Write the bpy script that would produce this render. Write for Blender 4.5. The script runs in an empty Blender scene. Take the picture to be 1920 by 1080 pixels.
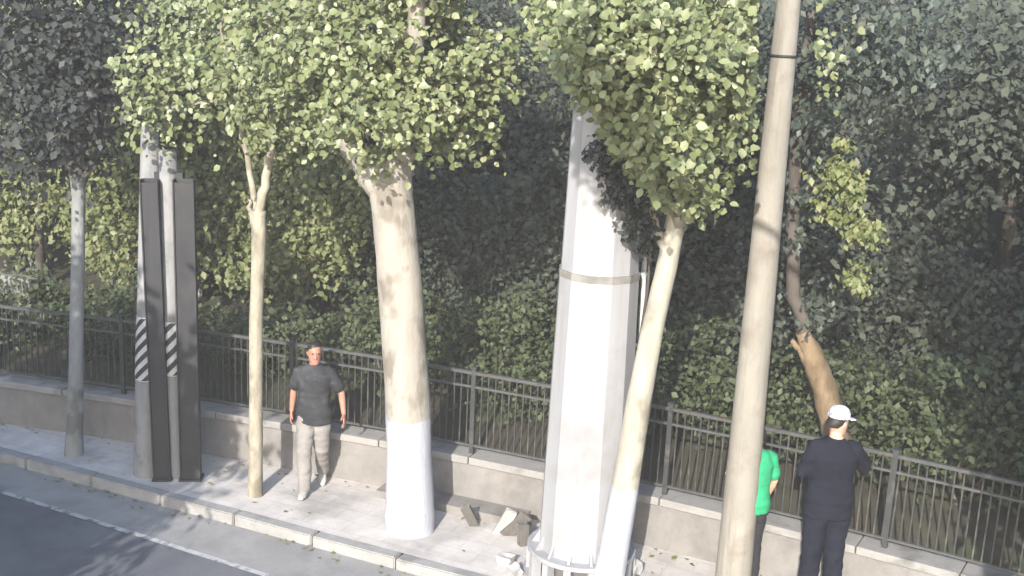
import bpy, bmesh, math, random
import numpy as np
from mathutils import Vector, Matrix, noise

random.seed(7)
RNG = np.random.default_rng(11)
HAZE = 0.0030
S = bpy.context.scene
COL = S.collection

# ------------------------------------------------------------------ camera
FPX, YAW, PITCH, ROLL = 2270.59, 0.6236, 0.2344, 0.0475
CAM = np.array([0.0, -10.907, 5.494])
_f = np.array([-math.sin(YAW)*math.cos(PITCH), math.cos(YAW)*math.cos(PITCH), -math.sin(PITCH)])
_r0 = np.array([math.cos(YAW), math.sin(YAW), 0.0])
_u0 = np.cross(_r0, _f)
_r = math.cos(ROLL)*_r0 + math.sin(ROLL)*_u0
_u = -math.sin(ROLL)*_r0 + math.cos(ROLL)*_u0
cam_data = bpy.data.cameras.new('street_camera')
cam_data.sensor_width = 36.0
cam_data.lens = FPX/1920*36
cam_data.clip_end = 500
cam = bpy.data.objects.new('street_camera', cam_data)
cam.matrix_world = Matrix(((_r[0], _u[0], -_f[0], CAM[0]), (_r[1], _u[1], -_f[1], CAM[1]),
                           (_r[2], _u[2], -_f[2], CAM[2]), (0, 0, 0, 1)))
COL.objects.link(cam)
S.camera = cam

# ------------------------------------------------------------------ light
SUN_EL = math.radians(26)
SUN_DIR = np.array([-0.38*math.cos(SUN_EL), 0.925*math.cos(SUN_EL), -math.sin(SUN_EL)])   # the way the light travels
world = bpy.data.worlds.new('World')
S.world = world
world.use_nodes = True
wn = world.node_tree
sky = wn.nodes.new('ShaderNodeTexSky')
sky.sky_type = 'NISHITA'
sky.sun_disc = False
sky.sun_elevation = SUN_EL
sky.sun_rotation = math.atan2(-SUN_DIR[0], -SUN_DIR[1])
wn.links.new(sky.outputs[0], wn.nodes['Background'].inputs[0])
wn.nodes['Background'].inputs[1].default_value = 0.15
sun_data = bpy.data.lights.new('sun', 'SUN')
sun_data.energy = 2.65
sun_data.angle = math.radians(0.5)
sun_data.color = (1.0, 0.955, 0.89)
sun = bpy.data.objects.new('sun', sun_data)
sun.rotation_euler = Vector(SUN_DIR).to_track_quat('-Z', 'Y').to_euler()
sun.location = (4, -12, 14)
COL.objects.link(sun)
S.view_settings.view_transform = 'Standard'
S.view_settings.look = 'None'
S.view_settings.gamma = 1
S.view_settings.use_curve_mapping = False
S.view_settings.exposure = 1.78

# ------------------------------------------------------------------ surveying helpers
def ray(px, py):
    return _f + _r*(px-960)/FPX - _u*(py-540)/FPX

def G(px, py, z=0.0):
    """ground position that the survey photo shows at a pixel"""
    d = ray(px, py)
    return CAM + d*(z-CAM[2])/d[2]

_n = np.array([-math.sin(YAW), math.cos(YAW), 0.0])
def V(px, py, base):
    """point on the upright plane through base, square to the view"""
    d = ray(px, py)
    return CAM + d*((base-CAM) @ _n)/(d @ _n)

def PW(w, p):
    return w*((p-CAM) @ _f)/FPX

def project(P):
    q = np.asarray(P)-CAM
    z = q @ _f
    return np.stack([960+FPX*(q @ _r)/z, 540-FPX*(q @ _u)/z, z], -1)

def wall_y(x):
    if x > 0: return 0.0
    if x > -13.5: return -0.0161*x*x
    return -0.0161*13.5**2 + 0.26*(x+13.5)

def wall_n(x):
    e = 0.01
    t = np.array([2*e, wall_y(x+e)-wall_y(x-e)])
    t /= np.hypot(*t)
    return np.array([-t[1], t[0]])          # away from the street

def W(x, off=0.0, z=0.0):
    n = wall_n(x)
    return np.array([x+n[0]*off, wall_y(x)+n[1]*off, z])

def kerb_y(x):
    return -2.5 + 0.195*(x+8.06)

# ------------------------------------------------------------------ mesh helpers
class MB:
    def __init__(s): s.v, s.f, s.n = [], [], 0
    def add(s, verts, faces):
        s.v.extend([tuple(map(float, p)) for p in verts])
        s.f.extend([tuple(i+s.n for i in f) for f in faces])
        s.n += len(verts)
        return s
    def box(s, c, size, rz=0.0, M=None):
        x, y, z = (d/2 for d in size)
        P = [Vector((a*x, b*y, e*z)) for e in (-1, 1) for a, b in ((-1, -1), (1, -1), (1, 1), (-1, 1))]
        R = M if M is not None else Matrix.Rotation(rz, 3, 'Z')
        P = [R @ p + Vector(c) for p in P]
        return s.add(P, [(3, 2, 1, 0), (4, 5, 6, 7), (0, 1, 5, 4), (1, 2, 6, 5), (2, 3, 7, 6), (3, 0, 4, 7)])
    def tube(s, pts, rad, n=12, jitter=0.0, caps=True, seed=0, twist=0.0):
        rr = random.Random(seed)
        pts = [Vector(p) for p in pts]
        rad = list(rad)
        base = s.n
        prev = None
        V_, F_ = [], []
        for i, p in enumerate(pts):
            t = (pts[min(i+1, len(pts)-1)]-pts[max(i-1, 0)]).normalized()
            if prev is None:
                a = t.orthogonal().normalized() if abs(t.z) < 0.99 else Vector((1, 0, 0))
                a = (a - t*a.dot(t)).normalized()
            else:
                a = (prev - t*prev.dot(t)).normalized()
            prev = a
            b = t.cross(a)
            for k in range(n):
                th = 2*math.pi*k/n + twist
                r = rad[i]*(1+jitter*(noise.noise(Vector((math.cos(th)*1.7+seed*3.1, math.sin(th)*1.7, i*0.45+seed)))))
                V_.append(p + a*math.cos(th)*r + b*math.sin(th)*r)
        for i in range(len(pts)-1):
            for k in range(n):
                F_.append((i*n+k, i*n+(k+1) % n, (i+1)*n+(k+1) % n, (i+1)*n+k))
        if caps:
            F_.append(tuple(range(n-1, -1, -1)))
            F_.append(tuple((len(pts)-1)*n+k for k in range(n)))
        return s.add(V_, F_)
    def mesh(s, name):
        m = bpy.data.meshes.new(name)
        m.from_pydata(s.v, [], s.f)
        m.update()
        return m
    def build(s, name, mat, parent=None, smooth=False, bevel=0.0):
        m = s.mesh(name)
        if bevel:
            bm = bmesh.new(); bm.from_mesh(m)
            bmesh.ops.bevel(bm, geom=bm.edges[:], offset=bevel, segments=1, affect='EDGES')
            bm.to_mesh(m); bm.free()
        if smooth:
            m.polygons.foreach_set('use_smooth', [True]*len(m.polygons))
        m.materials.append(mat)
        o = bpy.data.objects.new(name, m)
        COL.objects.link(o)
        if parent is not None: attach(o, parent)
        return o

def attach(o, parent):
    """parts are modelled in world space: keep them there under their thing"""
    o.parent = parent
    o.matrix_parent_inverse = Matrix.Translation(-world_loc(parent)) if parent.type == 'EMPTY' and not parent.get('local') else Matrix.Identity(4)

def world_loc(o):
    return Vector(o.location)

def tag(o, label, cat, group=None):
    o['label'] = label; o['category'] = cat
    if group: o['group'] = group
    return o

def thing(name, label, cat, loc, group=None):
    o = bpy.data.objects.new(name, None)
    o.location = tuple(float(a) for a in loc)
    o.empty_display_size = 0.2
    COL.objects.link(o)
    return tag(o, label, cat, group)

def kind(o, k):
    o['kind'] = k
    return o

def sheet(name, rows, mat, smooth=False):
    """grid of points -> structure mesh"""
    nr, nc = len(rows), len(rows[0])
    mb = MB()
    mb.add([p for r in rows for p in r],
           [(i*nc+j, i*nc+j+1, (i+1)*nc+j+1, (i+1)*nc+j) for i in range(nr-1) for j in range(nc-1)])
    return kind(mb.build(name, mat, None, smooth), 'structure')

# ------------------------------------------------------------------ materials
def new_mat(name):
    m = bpy.data.materials.new(name)
    m.use_nodes = True
    nt = m.node_tree
    return m, nt, nt.nodes['Principled BSDF']

def nd(nt, t, **kw):
    n = nt.nodes.new(t)
    for k, v in kw.items():
        if k.startswith('i_'):
            n.inputs[k[2:].replace('_', ' ')].default_value = v
        else: setattr(n, k, v)
    return n

def surface(name, c1, c2, scale=6.0, rough=0.85, bump=0.3, c3=None, c3_scale=1.2, c3_lo=.52, c3_hi=.7, metallic=0.0, spec=0.3, stretch=None, fine=40):
    m, nt, b = new_mat(name)
    L = nt.links.new
    geo = nd(nt, 'ShaderNodeNewGeometry')
    mp = nd(nt, 'ShaderNodeMapping')
    if stretch: mp.inputs['Scale'].default_value = stretch
    L(geo.outputs['Position'], mp.inputs['Vector'])
    n1 = nd(nt, 'ShaderNodeTexNoise', i_Scale=scale, i_Detail=8.0, i_Roughness=0.65)
    L(mp.outputs[0], n1.inputs['Vector'])
    r1 = nd(nt, 'ShaderNodeValToRGB')
    r1.color_ramp.elements[0].position = .3; r1.color_ramp.elements[0].color = (*c1, 1)
    r1.color_ramp.elements[1].position = .7; r1.color_ramp.elements[1].color = (*c2, 1)
    L(n1.outputs['Fac'], r1.inputs[0])
    out = r1.outputs[0]
    if c3:
        n2 = nd(nt, 'ShaderNodeTexNoise', i_Scale=c3_scale, i_Detail=5.0, i_Roughness=0.6)
        L(geo.outputs['Position'], n2.inputs['Vector'])
        r2 = nd(nt, 'ShaderNodeMapRange')
        r2.inputs[1].default_value = c3_lo; r2.inputs[2].default_value = c3_hi
        L(n2.outputs['Fac'], r2.inputs[0])
        mx = nd(nt, 'ShaderNodeMixRGB'); mx.inputs[2].default_value = (*c3, 1)
        L(r2.outputs[0], mx.inputs[0]); L(out, mx.inputs[1]); out = mx.outputs[0]
    L(out, b.inputs['Base Color'])
    b.inputs['Roughness'].default_value = rough
    b.inputs['Metallic'].default_value = metallic
    b.inputs['Specular IOR Level'].default_value = spec
    n3 = nd(nt, 'ShaderNodeTexNoise', i_Scale=float(fine), i_Detail=6.0, i_Roughness=0.7)
    L(mp.outputs[0], n3.inputs['Vector'])
    bp = nd(nt, 'ShaderNodeBump', i_Strength=bump, i_Distance=0.02)
    L(n3.outputs['Fac'], bp.inputs['Height']); L(bp.outputs[0], b.inputs['Normal'])
    m['base_out'] = 1
    return m

def bark(name, c1, c2, white_to=None, scale=7.0):
    """bark, limewashed below a ragged line when white_to is given"""
    m = surface(name, c1, c2, scale, .9, .6, stretch=(1, 1, .35), fine=26)
    nt = m.node_tree; L = nt.links.new
    b = nt.nodes['Principled BSDF']
    old = b.inputs['Base Color'].links[0].from_socket
    geo = nd(nt, 'ShaderNodeNewGeometry')
    # dark knots and flakes
    vor = nd(nt, 'ShaderNodeTexNoise', i_Scale=3.4, i_Detail=3.0)
    mp = nd(nt, 'ShaderNodeMapping'); mp.inputs['Scale'].default_value = (1, 1, .7); mp.inputs['Location'].default_value = (4, 2, 7)
    L(geo.outputs['Position'], mp.inputs[0]); L(mp.outputs[0], vor.inputs['Vector'])
    mr = nd(nt, 'ShaderNodeMapRange'); mr.inputs[1].default_value = .53; mr.inputs[2].default_value = .63; mr.inputs[4].default_value = .6
    L(vor.outputs['Fac'], mr.inputs[0])
    mk = nd(nt, 'ShaderNodeMixRGB'); mk.inputs[2].default_value = (c1[0]*.45, c1[1]*.42, c1[2]*.38, 1)
    L(mr.outputs[0], mk.inputs[0]); L(old, mk.inputs[1])
    out = mk.outputs[0]
    if white_to:
        sx = nd(nt, 'ShaderNodeSeparateXYZ'); L(geo.outputs['Position'], sx.inputs[0])
        nz = nd(nt, 'ShaderNodeTexNoise', i_Scale=9.0, i_Detail=6.0); L(geo.outputs['Position'], nz.inputs['Vector'])
        ad = nd(nt, 'ShaderNodeMath', operation='MULTIPLY_ADD'); ad.inputs[1].default_value = .22
        L(nz.outputs['Fac'], ad.inputs[0]); L(sx.outputs['Z'], ad.inputs[2])
        lt = nd(nt, 'ShaderNodeMapRange'); lt.inputs[1].default_value = white_to+.095; lt.inputs[2].default_value = white_to+.07
        L(ad.outputs[0], lt.inputs[0])
        # worn patches in the limewash
        nw = nd(nt, 'ShaderNodeTexNoise', i_Scale=14.0, i_Detail=8.0, i_Roughness=.7); L(geo.outputs['Position'], nw.inputs['Vector'])
        wr = nd(nt, 'ShaderNodeMapRange'); wr.inputs[1].default_value = .70; wr.inputs[2].default_value = .60
        L(nw.outputs['Fac'], wr.inputs[0])
        ml = nd(nt, 'ShaderNodeMath', operation='MULTIPLY'); L(lt.outputs[0], ml.inputs[0]); L(wr.outputs[0], ml.inputs[1])
        mw = nd(nt, 'ShaderNodeMixRGB'); mw.inputs[2].default_value = (.36, .365, .40, 1)
        L(ml.outputs[0], mw.inputs[0]); L(out, mw.inputs[1]); out = mw.outputs[0]
    L(out, b.inputs['Base Color'])
    return m

def leaf_mat(name, cols, rough=.5, trans=.25, spec=.4, objrnd=False):
    m, nt, b = new_mat(name)
    L = nt.links.new
    if objrnd:
        src = nd(nt, 'ShaderNodeObjectInfo').outputs['Random']
    else:
        src = nd(nt, 'ShaderNodeAttribute', attribute_name='rnd').outputs['Fac']
    r = nd(nt, 'ShaderNodeValToRGB')
    e = r.color_ramp.elements
    e[0].color = (*cols[0], 1); e[1].color = (*cols[-1], 1)
    for i, c in enumerate(cols[1:-1]):
        x = e.new((i+1)/(len(cols)-1)); x.color = (*c, 1)
    L(src, r.inputs[0]); L(r.outputs[0], b.inputs['Base Color'])
    b.inputs['Roughness'].default_value = rough
    b.inputs['Specular IOR Level'].default_value = spec
    if trans:
        t = nd(nt, 'ShaderNodeBsdfTranslucent')
        L(r.outputs[0], t.inputs[0])
        mx = nd(nt, 'ShaderNodeMixShader'); mx.inputs[0].default_value = trans
        L(b.outputs[0], mx.inputs[1]); L(t.outputs[0], mx.inputs[2])
        L(mx.outputs[0], nt.nodes['Material Output'].inputs[0])
    return m

def plain(name, c, rough=.6, metallic=0.0, spec=.4):
    return surface(name, tuple(a*.86 for a in c), tuple(min(1, a*1.12) for a in c), 9.0, rough, .08, metallic=metallic, spec=spec)

M = {}
M['asphalt'] = surface('asphalt', (0.0847, 0.0883, 0.1), (0.121, 0.124, 0.136), 3.0, .92, .5, c3=(0.145, 0.147, 0.155), c3_scale=.7, fine=90)
M['gutter'] = surface('gutter_concrete', (0.192, 0.187, 0.182), (0.288, 0.278, 0.269), 2.2, .9, .3, c3=(0.144, 0.139, 0.134), c3_scale=1.1, fine=70)
M['line'] = surface('road_paint', (.30, .30, .295), (.44, .435, .43), 9.0, .7, .2, c3=(.12, .12, .125), c3_scale=6, c3_lo=.5, c3_hi=.62)
M['pavement'] = surface('pavement_slabs', (0.405, 0.375, 0.349), (0.552, 0.515, 0.485), 3.2, .9, .3, c3=(0.307, 0.288, 0.269), c3_scale=1.3, fine=55)
M['kerb'] = surface('kerb_stone', (0.228, 0.222, 0.212), (0.304, 0.295, 0.281), 5.0, .85, .4, c3=(0.165, 0.158, 0.152), c3_scale=2.0)
M['joint'] = plain('joint_dust', (.12, .115, .11), .95)
M['wall'] = surface('wall_render', (0.166, 0.156, 0.144), (0.23, 0.216, 0.201), 2.6, .92, .35, c3=(0.128, 0.121, 0.112), c3_scale=1.4)
M['coping'] = surface('coping_stone', (0.218, 0.209, 0.195), (0.286, 0.274, 0.258), 5.0, .88, .4, c3=(0.138, 0.132, 0.12), c3_scale=2.4)
M['iron'] = surface('fence_iron', (0.0245, 0.0266, 0.0266), (0.042, 0.0441, 0.0434), 12.0, .5, .15, c3=(0.091, 0.084, 0.0735), c3_scale=5, spec=.5)
M['rail'] = surface('fence_rail', (0.0455, 0.0474, 0.0474), (0.078, 0.078, 0.0754), 12.0, .5, .15, c3=(0.0585, 0.0455, 0.0325), c3_scale=5, spec=.5)
M['soil'] = surface('park_soil', (.035, .032, .022), (.065, .058, .04), 3.0, .95, .6, c3=(.04, .055, .02), c3_scale=.9)
M['ledge'] = surface('path_stone', (0.18, 0.172, 0.15), (0.26, 0.245, 0.215), 3.0, .9, .3, c3=(0.1, 0.1, 0.07), c3_scale=2)
M['mast'] = surface('mast_white_paint', (0.259, 0.259, 0.266), (0.306, 0.306, 0.314), 2.0, .5, .05, c3=(0.227, 0.219, 0.216), c3_scale=1.4, spec=.4, stretch=(3, 3, .3))
def streaks(m, col, lo=.54, hi=.72, sc=(5.5, 5.5, .28), amt=.6):
    nt = m.node_tree; L = nt.links.new; b = nt.nodes['Principled BSDF']
    old = b.inputs['Base Color'].links[0].from_socket
    g = nd(nt, 'ShaderNodeNewGeometry'); mp = nd(nt, 'ShaderNodeMapping'); mp.inputs['Scale'].default_value = sc
    L(g.outputs['Position'], mp.inputs[0])
    n = nd(nt, 'ShaderNodeTexNoise', i_Scale=1.6, i_Detail=7.0, i_Roughness=.62); L(mp.outputs[0], n.inputs['Vector'])
    r = nd(nt, 'ShaderNodeMapRange'); r.inputs[1].default_value = lo; r.inputs[2].default_value = hi; r.inputs[4].default_value = amt
    L(n.outputs['Fac'], r.inputs[0])
    mx = nd(nt, 'ShaderNodeMixRGB'); mx.inputs[2].default_value = (*col, 1)
    L(r.outputs[0], mx.inputs[0]); L(old, mx.inputs[1]); L(mx.outputs[0], b.inputs['Base Color'])
M['collar'] = surface('grimy_collar', (.12, .115, .10), (.24, .23, .21), 5, .8, .2)
M['cell_shade'] = plain('cell_shade_steel', (.09, .085, .085), .7)  # dark tone stands for shade inside the mast base cells
M['concrete'] = surface('pole_concrete', (0.2, 0.185, 0.155), (0.261, 0.246, 0.209), 4.5, .85, .35, c3=(0.164, 0.133, 0.11), c3_scale=2.6, c3_lo=.55, c3_hi=.75, stretch=(1, 1, .5))
M['grey_pole'] = surface('grey_pole_concrete', (0.176, 0.176, 0.172), (0.264, 0.26, 0.256), 5.0, .85, .35, c3=(0.128, 0.128, 0.128), c3_scale=2.6, stretch=(1, 1, .4))
M['steel_dark'] = surface('dark_steel', (0.0223, 0.0223, 0.0248), (0.0341, 0.0341, 0.0372), 4.0, .6, .12, c3=(0.0403, 0.0384, 0.0384), c3_scale=3, stretch=(1, 1, .3))
M['band_white'] = plain('band_white', (0.477, 0.477, 0.462), .6)
M['band_black'] = plain('band_black', (.03, .03, .032), .6)
M['bark_pale'] = bark('plane_bark', (0.256, 0.231, 0.192), (0.336, 0.313, 0.269), 1.27)
M['bark_lean'] = bark('leaning_bark', (0.277, 0.256, 0.205), (0.365, 0.342, 0.28), 1.15)
M['bark_thin'] = bark('young_bark', (0.207, 0.182, 0.134), (0.363, 0.333, 0.259), None, 10)
M['bark_grey'] = bark('grey_bark', (.17, .17, .165), (.27, .27, .26), None)
M['bark_dark'] = bark('dark_bark', (.06, .05, .042), (.11, .095, .08), None)
M['bark_brown'] = bark('brown_bark', (0.145, 0.102, 0.0595), (0.238, 0.178, 0.111), None, 13)
M['leaf_big'] = leaf_mat('street_leaf', [(0.105, 0.13, 0.0517), (0.142, 0.167, 0.0678), (0.185, 0.204, 0.0924), (0.234, 0.246, 0.13)], .44, .2, .5)
M['leaf_one'] = leaf_mat('street_leaf_single', [(0.111, 0.136, 0.0554), (0.148, 0.172, 0.0715), (0.197, 0.216, 0.0986), (0.259, 0.271, 0.148)], .44, .2, .5, True)
M['leaf_dark'] = leaf_mat('shade_leaf', [(0.027, 0.0306, 0.0288), (0.0378, 0.0423, 0.0378), (0.0495, 0.054, 0.0468)], .6, .1, .3)  # shade of the left crown and mast clump put into this dark colour
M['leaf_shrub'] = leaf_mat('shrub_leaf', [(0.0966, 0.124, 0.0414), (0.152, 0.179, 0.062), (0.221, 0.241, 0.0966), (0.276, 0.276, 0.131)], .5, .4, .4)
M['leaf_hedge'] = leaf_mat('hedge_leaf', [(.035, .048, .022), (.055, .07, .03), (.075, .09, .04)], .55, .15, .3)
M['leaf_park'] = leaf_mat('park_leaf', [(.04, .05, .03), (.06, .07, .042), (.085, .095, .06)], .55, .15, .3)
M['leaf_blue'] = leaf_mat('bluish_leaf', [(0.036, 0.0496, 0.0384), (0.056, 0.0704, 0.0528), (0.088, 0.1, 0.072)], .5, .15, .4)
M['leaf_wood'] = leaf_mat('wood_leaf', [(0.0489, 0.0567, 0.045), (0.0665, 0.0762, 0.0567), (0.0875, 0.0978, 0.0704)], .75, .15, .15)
M['skin'] = plain('skin', (.50, .30, .22), .55)
M['skin_red'] = plain('skin_tanned', (0.357, 0.17, 0.119), .55)
M['hair'] = plain('black_hair', (.02, .018, .016), .5)
M['shirt_dark'] = surface('charcoal_cotton', (0.0268, 0.028, 0.0309), (0.0446, 0.0458, 0.0494), 5, .9, .15, c3=(0.0595, 0.0595, 0.0625), c3_scale=6, c3_lo=.55, c3_hi=.65, spec=.1)
M['trouser_grey'] = surface('grey_cotton', (0.178, 0.164, 0.154), (0.251, 0.234, 0.218), 6, .9, .2)
M['shirt_green'] = surface('green_cotton', (0.0156, 0.239, 0.104), (0.0312, 0.333, 0.156), 4, .85, .15)
M['trouser_black'] = surface('black_cotton', (0.0144, 0.0144, 0.016), (0.0256, 0.0256, 0.028), 6, .9, .2)
M['navy'] = surface('navy_cotton', (0.00952, 0.0106, 0.0168), (0.0157, 0.0174, 0.0258), 5, .9, .2, spec=.05)
M['cap'] = surface('white_cap', (0.48, 0.488, 0.512), (0.592, 0.6, 0.624), 6, .8, .1, c3=(0.176, 0.184, 0.208), c3_scale=16, c3_lo=.56, c3_hi=.62)
M['shoe'] = plain('dark_shoe', (.04, .038, .036), .6)
M['shoe_pale'] = plain('worn_pale_shoe', (.34, .33, .31), .7)
M['white_sclera'] = plain('eye_white', (.7, .68, .66), .3)
M['eye_dark'] = plain('eye_dark', (.02, .015, .012), .3)
M['lip'] = plain('lip', (.33, .13, .11), .5)
M['slab'] = surface('broken_slab', (0.1, 0.0925, 0.0825), (0.155, 0.145, 0.13), 8, .9, .5)
M['slab_pale'] = surface('broken_slab_pale', (0.294, 0.287, 0.28), (0.392, 0.385, 0.371), 8, .9, .5)
M['rubble'] = surface('rubble', (0.281, 0.265, 0.242), (0.429, 0.406, 0.374), 9, .9, .5)
M['pipe'] = plain('pale_conduit', (0.496, 0.488, 0.464), .55)

streaks(M['mast'], (.24, .215, .185))
streaks(M['concrete'], (.13, .11, .09), .56, .74, (6, 6, .35), .7)
streaks(M['grey_pole'], (.09, .088, .085), .55, .74, (7, 7, .4), .7)
streaks(M['steel_dark'], (.045, .042, .04), .55, .7, (8, 8, .5), .7)
streaks(M['wall'], (.12, .112, .10), .55, .75, (2.2, 2.2, .8), .6)

def flags(m, rz, w, h):
    """faint worn joints between paving flags"""
    nt = m.node_tree; L = nt.links.new; b = nt.nodes['Principled BSDF']
    old = b.inputs['Base Color'].links[0].from_socket
    g = nd(nt, 'ShaderNodeNewGeometry'); mp = nd(nt, 'ShaderNodeMapping'); mp.inputs['Rotation'].default_value = (0, 0, -rz)
    L(g.outputs['Position'], mp.inputs[0])
    br = nd(nt, 'ShaderNodeTexBrick'); L(mp.outputs[0], br.inputs['Vector'])
    br.inputs['Color1'].default_value = (1, 1, 1, 1); br.inputs['Color2'].default_value = (.86, .85, .84, 1); br.inputs['Mortar'].default_value = (.55, .53, .5, 1)
    br.inputs['Scale'].default_value = 1; br.inputs['Mortar Size'].default_value = .006; br.inputs['Brick Width'].default_value = w; br.inputs['Row Height'].default_value = h
    mx = nd(nt, 'ShaderNodeMixRGB', blend_type='MULTIPLY'); mx.inputs[0].default_value = .4
    L(old, mx.inputs[1]); L(br.outputs[0], mx.inputs[2]); L(mx.outputs[0], b.inputs['Base Color'])
flags(M['pavement'], math.atan(.195), .5, .25)

# ------------------------------------------------------------------ leaves
BROAD_V = np.array([(0, 0, 0), (-.36, .26, .07), (-.35, .62, .05), (0, 1, -.08), (.35, .62, .05), (.36, .26, .07), (0, .33, -.02), (0, .68, -.03)])
BROAD_F = [(0, 6, 1), (6, 7, 2, 1), (7, 3, 2), (0, 5, 6), (6, 5, 4, 7), (7, 4, 3)]
SIMPLE_V = np.array([(0, 0, 0), (-.34, .48, .07), (0, 1, -.03), (.34, .48, .07)])
SIMPLE_F = [(0, 2, 1), (0, 3, 2)]
NEEDLE_V = np.array([(0, 0, 0), (-.11, .45, .03), (0, 1, -.02), (.11, .45, .03)])

def norm(a):
    return a/np.maximum(np.linalg.norm(a, axis=-1, keepdims=True), 1e-9)

def frames(normals, rng, droop=.8):
    n = norm(normals)
    t = rng.normal(size=n.shape)*.7 + np.array([0, 0, -droop])
    t = norm(t-(t*n).sum(1, keepdims=True)*n)
    return np.cross(t, n), t, n

def leaf_mesh(name, C, fr, size, shape=(SIMPLE_V, SIMPLE_F), rng=RNG):
    LV, LF = shape
    u, t, n = fr
    N, K = len(C), len(LV)
    P = (C[:, None] + size[:, None, None]*(LV[None, :, 0, None]*u[:, None] + (LV[None, :, 1, None]-.4)*t[:, None] + LV[None, :, 2, None]*n[:, None])).reshape(-1, 3)
    tot, loops, starts = 0, [], []
    per = [len(f) for f in LF]
    flat = np.concatenate([np.array(f) for f in LF])
    loops = (flat[None]+np.arange(N)[:, None]*K).ravel()
    st = np.cumsum([0]+per[:-1])
    starts = (st[None]+np.arange(N)[:, None]*len(flat)).ravel()
    m = bpy.data.meshes.new(name)
    m.vertices.add(len(P)); m.vertices.foreach_set('co', P.astype(np.float32).ravel())
    m.loops.add(len(loops)); m.loops.foreach_set('vertex_index', loops.astype(np.int32))
    m.polygons.add(len(starts)); m.polygons.foreach_set('loop_start', starts.astype(np.int32))
    m.update(calc_edges=True)
    m.validate()
    at = m.attributes.new('rnd', 'FLOAT', 'POINT')
    at.data.foreach_set('value', np.repeat(rng.random(N), K).astype(np.float32))
    return m

def cloud(blobs, n_clusters, per, spread, rng, shell=.35, flat=.75):
    """leaf centres in clumps through a set of ellipsoids; returns centres, outward directions"""
    b = np.array(blobs, float)
    w = (b[:, 3]*b[:, 4]*b[:, 5])**(2/3); w /= w.sum()
    k = rng.choice(len(b), n_clusters, p=w)
    d = norm(rng.normal(size=(n_clusters, 3)))
    rr = rng.random(n_clusters)**shell * (1+.18*rng.normal(size=n_clusters)).clip(.6, 1.35)
    cc = b[k, :3] + d*rr[:, None]*b[k, 3:6]
    sp = spread*(.6+.8*rng.random((n_clusters, 1, 1)))
    off = rng.normal(size=(n_clusters, per, 3))*np.array([1, 1, flat])*sp
    C = (cc[:, None]+off).reshape(-1, 3)
    D = np.repeat(d, per, 0)
    return C, D

SUNWARD = -SUN_DIR
def leaf_normals(D, rng, sunw=.55, up=.45, rnd=.62):
    return norm(rnd*rng.normal(size=D.shape) + .35*D + np.array([0, 0, up]) + sunw*SUNWARD)

def leafy(name, parent, mat, blobs, n_clusters, per, spread, size, seed, shape=(SIMPLE_V, SIMPLE_F), shell=.35, cut=None, droop=.8, sunw=.55, extra=None, rnd=.62, flat=.75):
    rng = np.random.default_rng(seed)
    C, D = cloud(blobs, n_clusters, per, spread, rng, shell, flat)
    if extra is not None:
        C2, D2 = extra(rng); C = np.concatenate([C, C2]); D = np.concatenate([D, D2])
    if cut is not None:
        keep = cut(C, rng); C, D = C[keep], D[keep]
    nn = leaf_normals(D, rng, sunw, rnd=rnd)
    fr = frames(nn, rng, droop)
    sz = size*(.5+.95*rng.random(len(C)))
    return C, fr, sz, rng

def put_leaves(name, parent, mat, C, fr, sz, rng, shape=(SIMPLE_V, SIMPLE_F), k='stuff'):
    m = leaf_mesh(name, C, fr, sz, shape, rng)
    m.materials.append(mat)
    o = bpy.data.objects.new(name, m)
    COL.objects.link(o)
    if parent is not None: attach(o, parent)
    if k: kind(o, k)
    return o

_lm = leaf_mesh('leaf', np.zeros((1, 3)), (np.array([[1., 0, 0]]), np.array([[0, 1., 0]]), np.array([[0, 0, 1.]])), np.array([1.0]), (BROAD_V, BROAD_F))
_lm.materials.append(M['leaf_one'])

def street_crown(parent, blobs, n_clusters, per, spread, size, seed, cut=None, singles=300, shell=.35, extra=None, mat='leaf_big', sunw=.8):
    def pockets(C, rng):
        k = np.array([noise.noise(Vector(c*1.9)+Vector((seed, 0, 0)))+.5*noise.noise(Vector(c*4.5)) for c in C]) > -.27
        return k & cut(C, rng) if cut is not None else k
    C, fr, sz, rng = leafy('crown', parent, None, blobs, n_clusters, per, spread, size, seed, shell=shell, cut=pockets, extra=extra, sunw=sunw)
    p = project(C)
    inside = (p[:, 0] > 0) & (p[:, 0] < 1920) & (p[:, 1] > 0) & (p[:, 1] < 1080)
    score = np.where(inside, p[:, 2], 1e6)
    order = np.argsort(score)
    pick = order[:singles]
    pick = pick[inside[pick]]
    rest = np.ones(len(C), bool); rest[pick] = False
    u, t, n = fr
    crown = put_leaves('crown', parent, M[mat], C[rest], (u[rest], t[rest], n[rest]), sz[rest], rng, (BROAD_V, BROAD_F))
    loc = np.array(parent.location)
    for i in pick:
        o = bpy.data.objects.new('leaf', _lm)
        s = sz[i]
        X = np.stack([u[i], t[i], n[i]], 1)*s
        p_ = C[i]-t[i]*.4*s - loc
        COL.objects.link(o)
        o.parent = crown
        o.matrix_parent_inverse = Matrix.Identity(4)
        Mx = Matrix([list(X[r])+[C[i][r]-t[i][r]*.4*s] for r in range(3)]+[[0, 0, 0, 1]])
        # crown keeps world coordinates in its own mesh
        o.matrix_local = Mx
    return crown

# ------------------------------------------------------------------ setting
XS = list(np.arange(-46, 18.1, 1.0))
RZ = -0.12
kslope = math.atan(0.195)
# road
sheet('road', [[(x, kerb_y(x)-.12+RZ*0, RZ) for x in (-60, 30)], [(x, kerb_y(x)-9.0, RZ) for x in (-60, 30)]][::-1], M['asphalt'])
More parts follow.
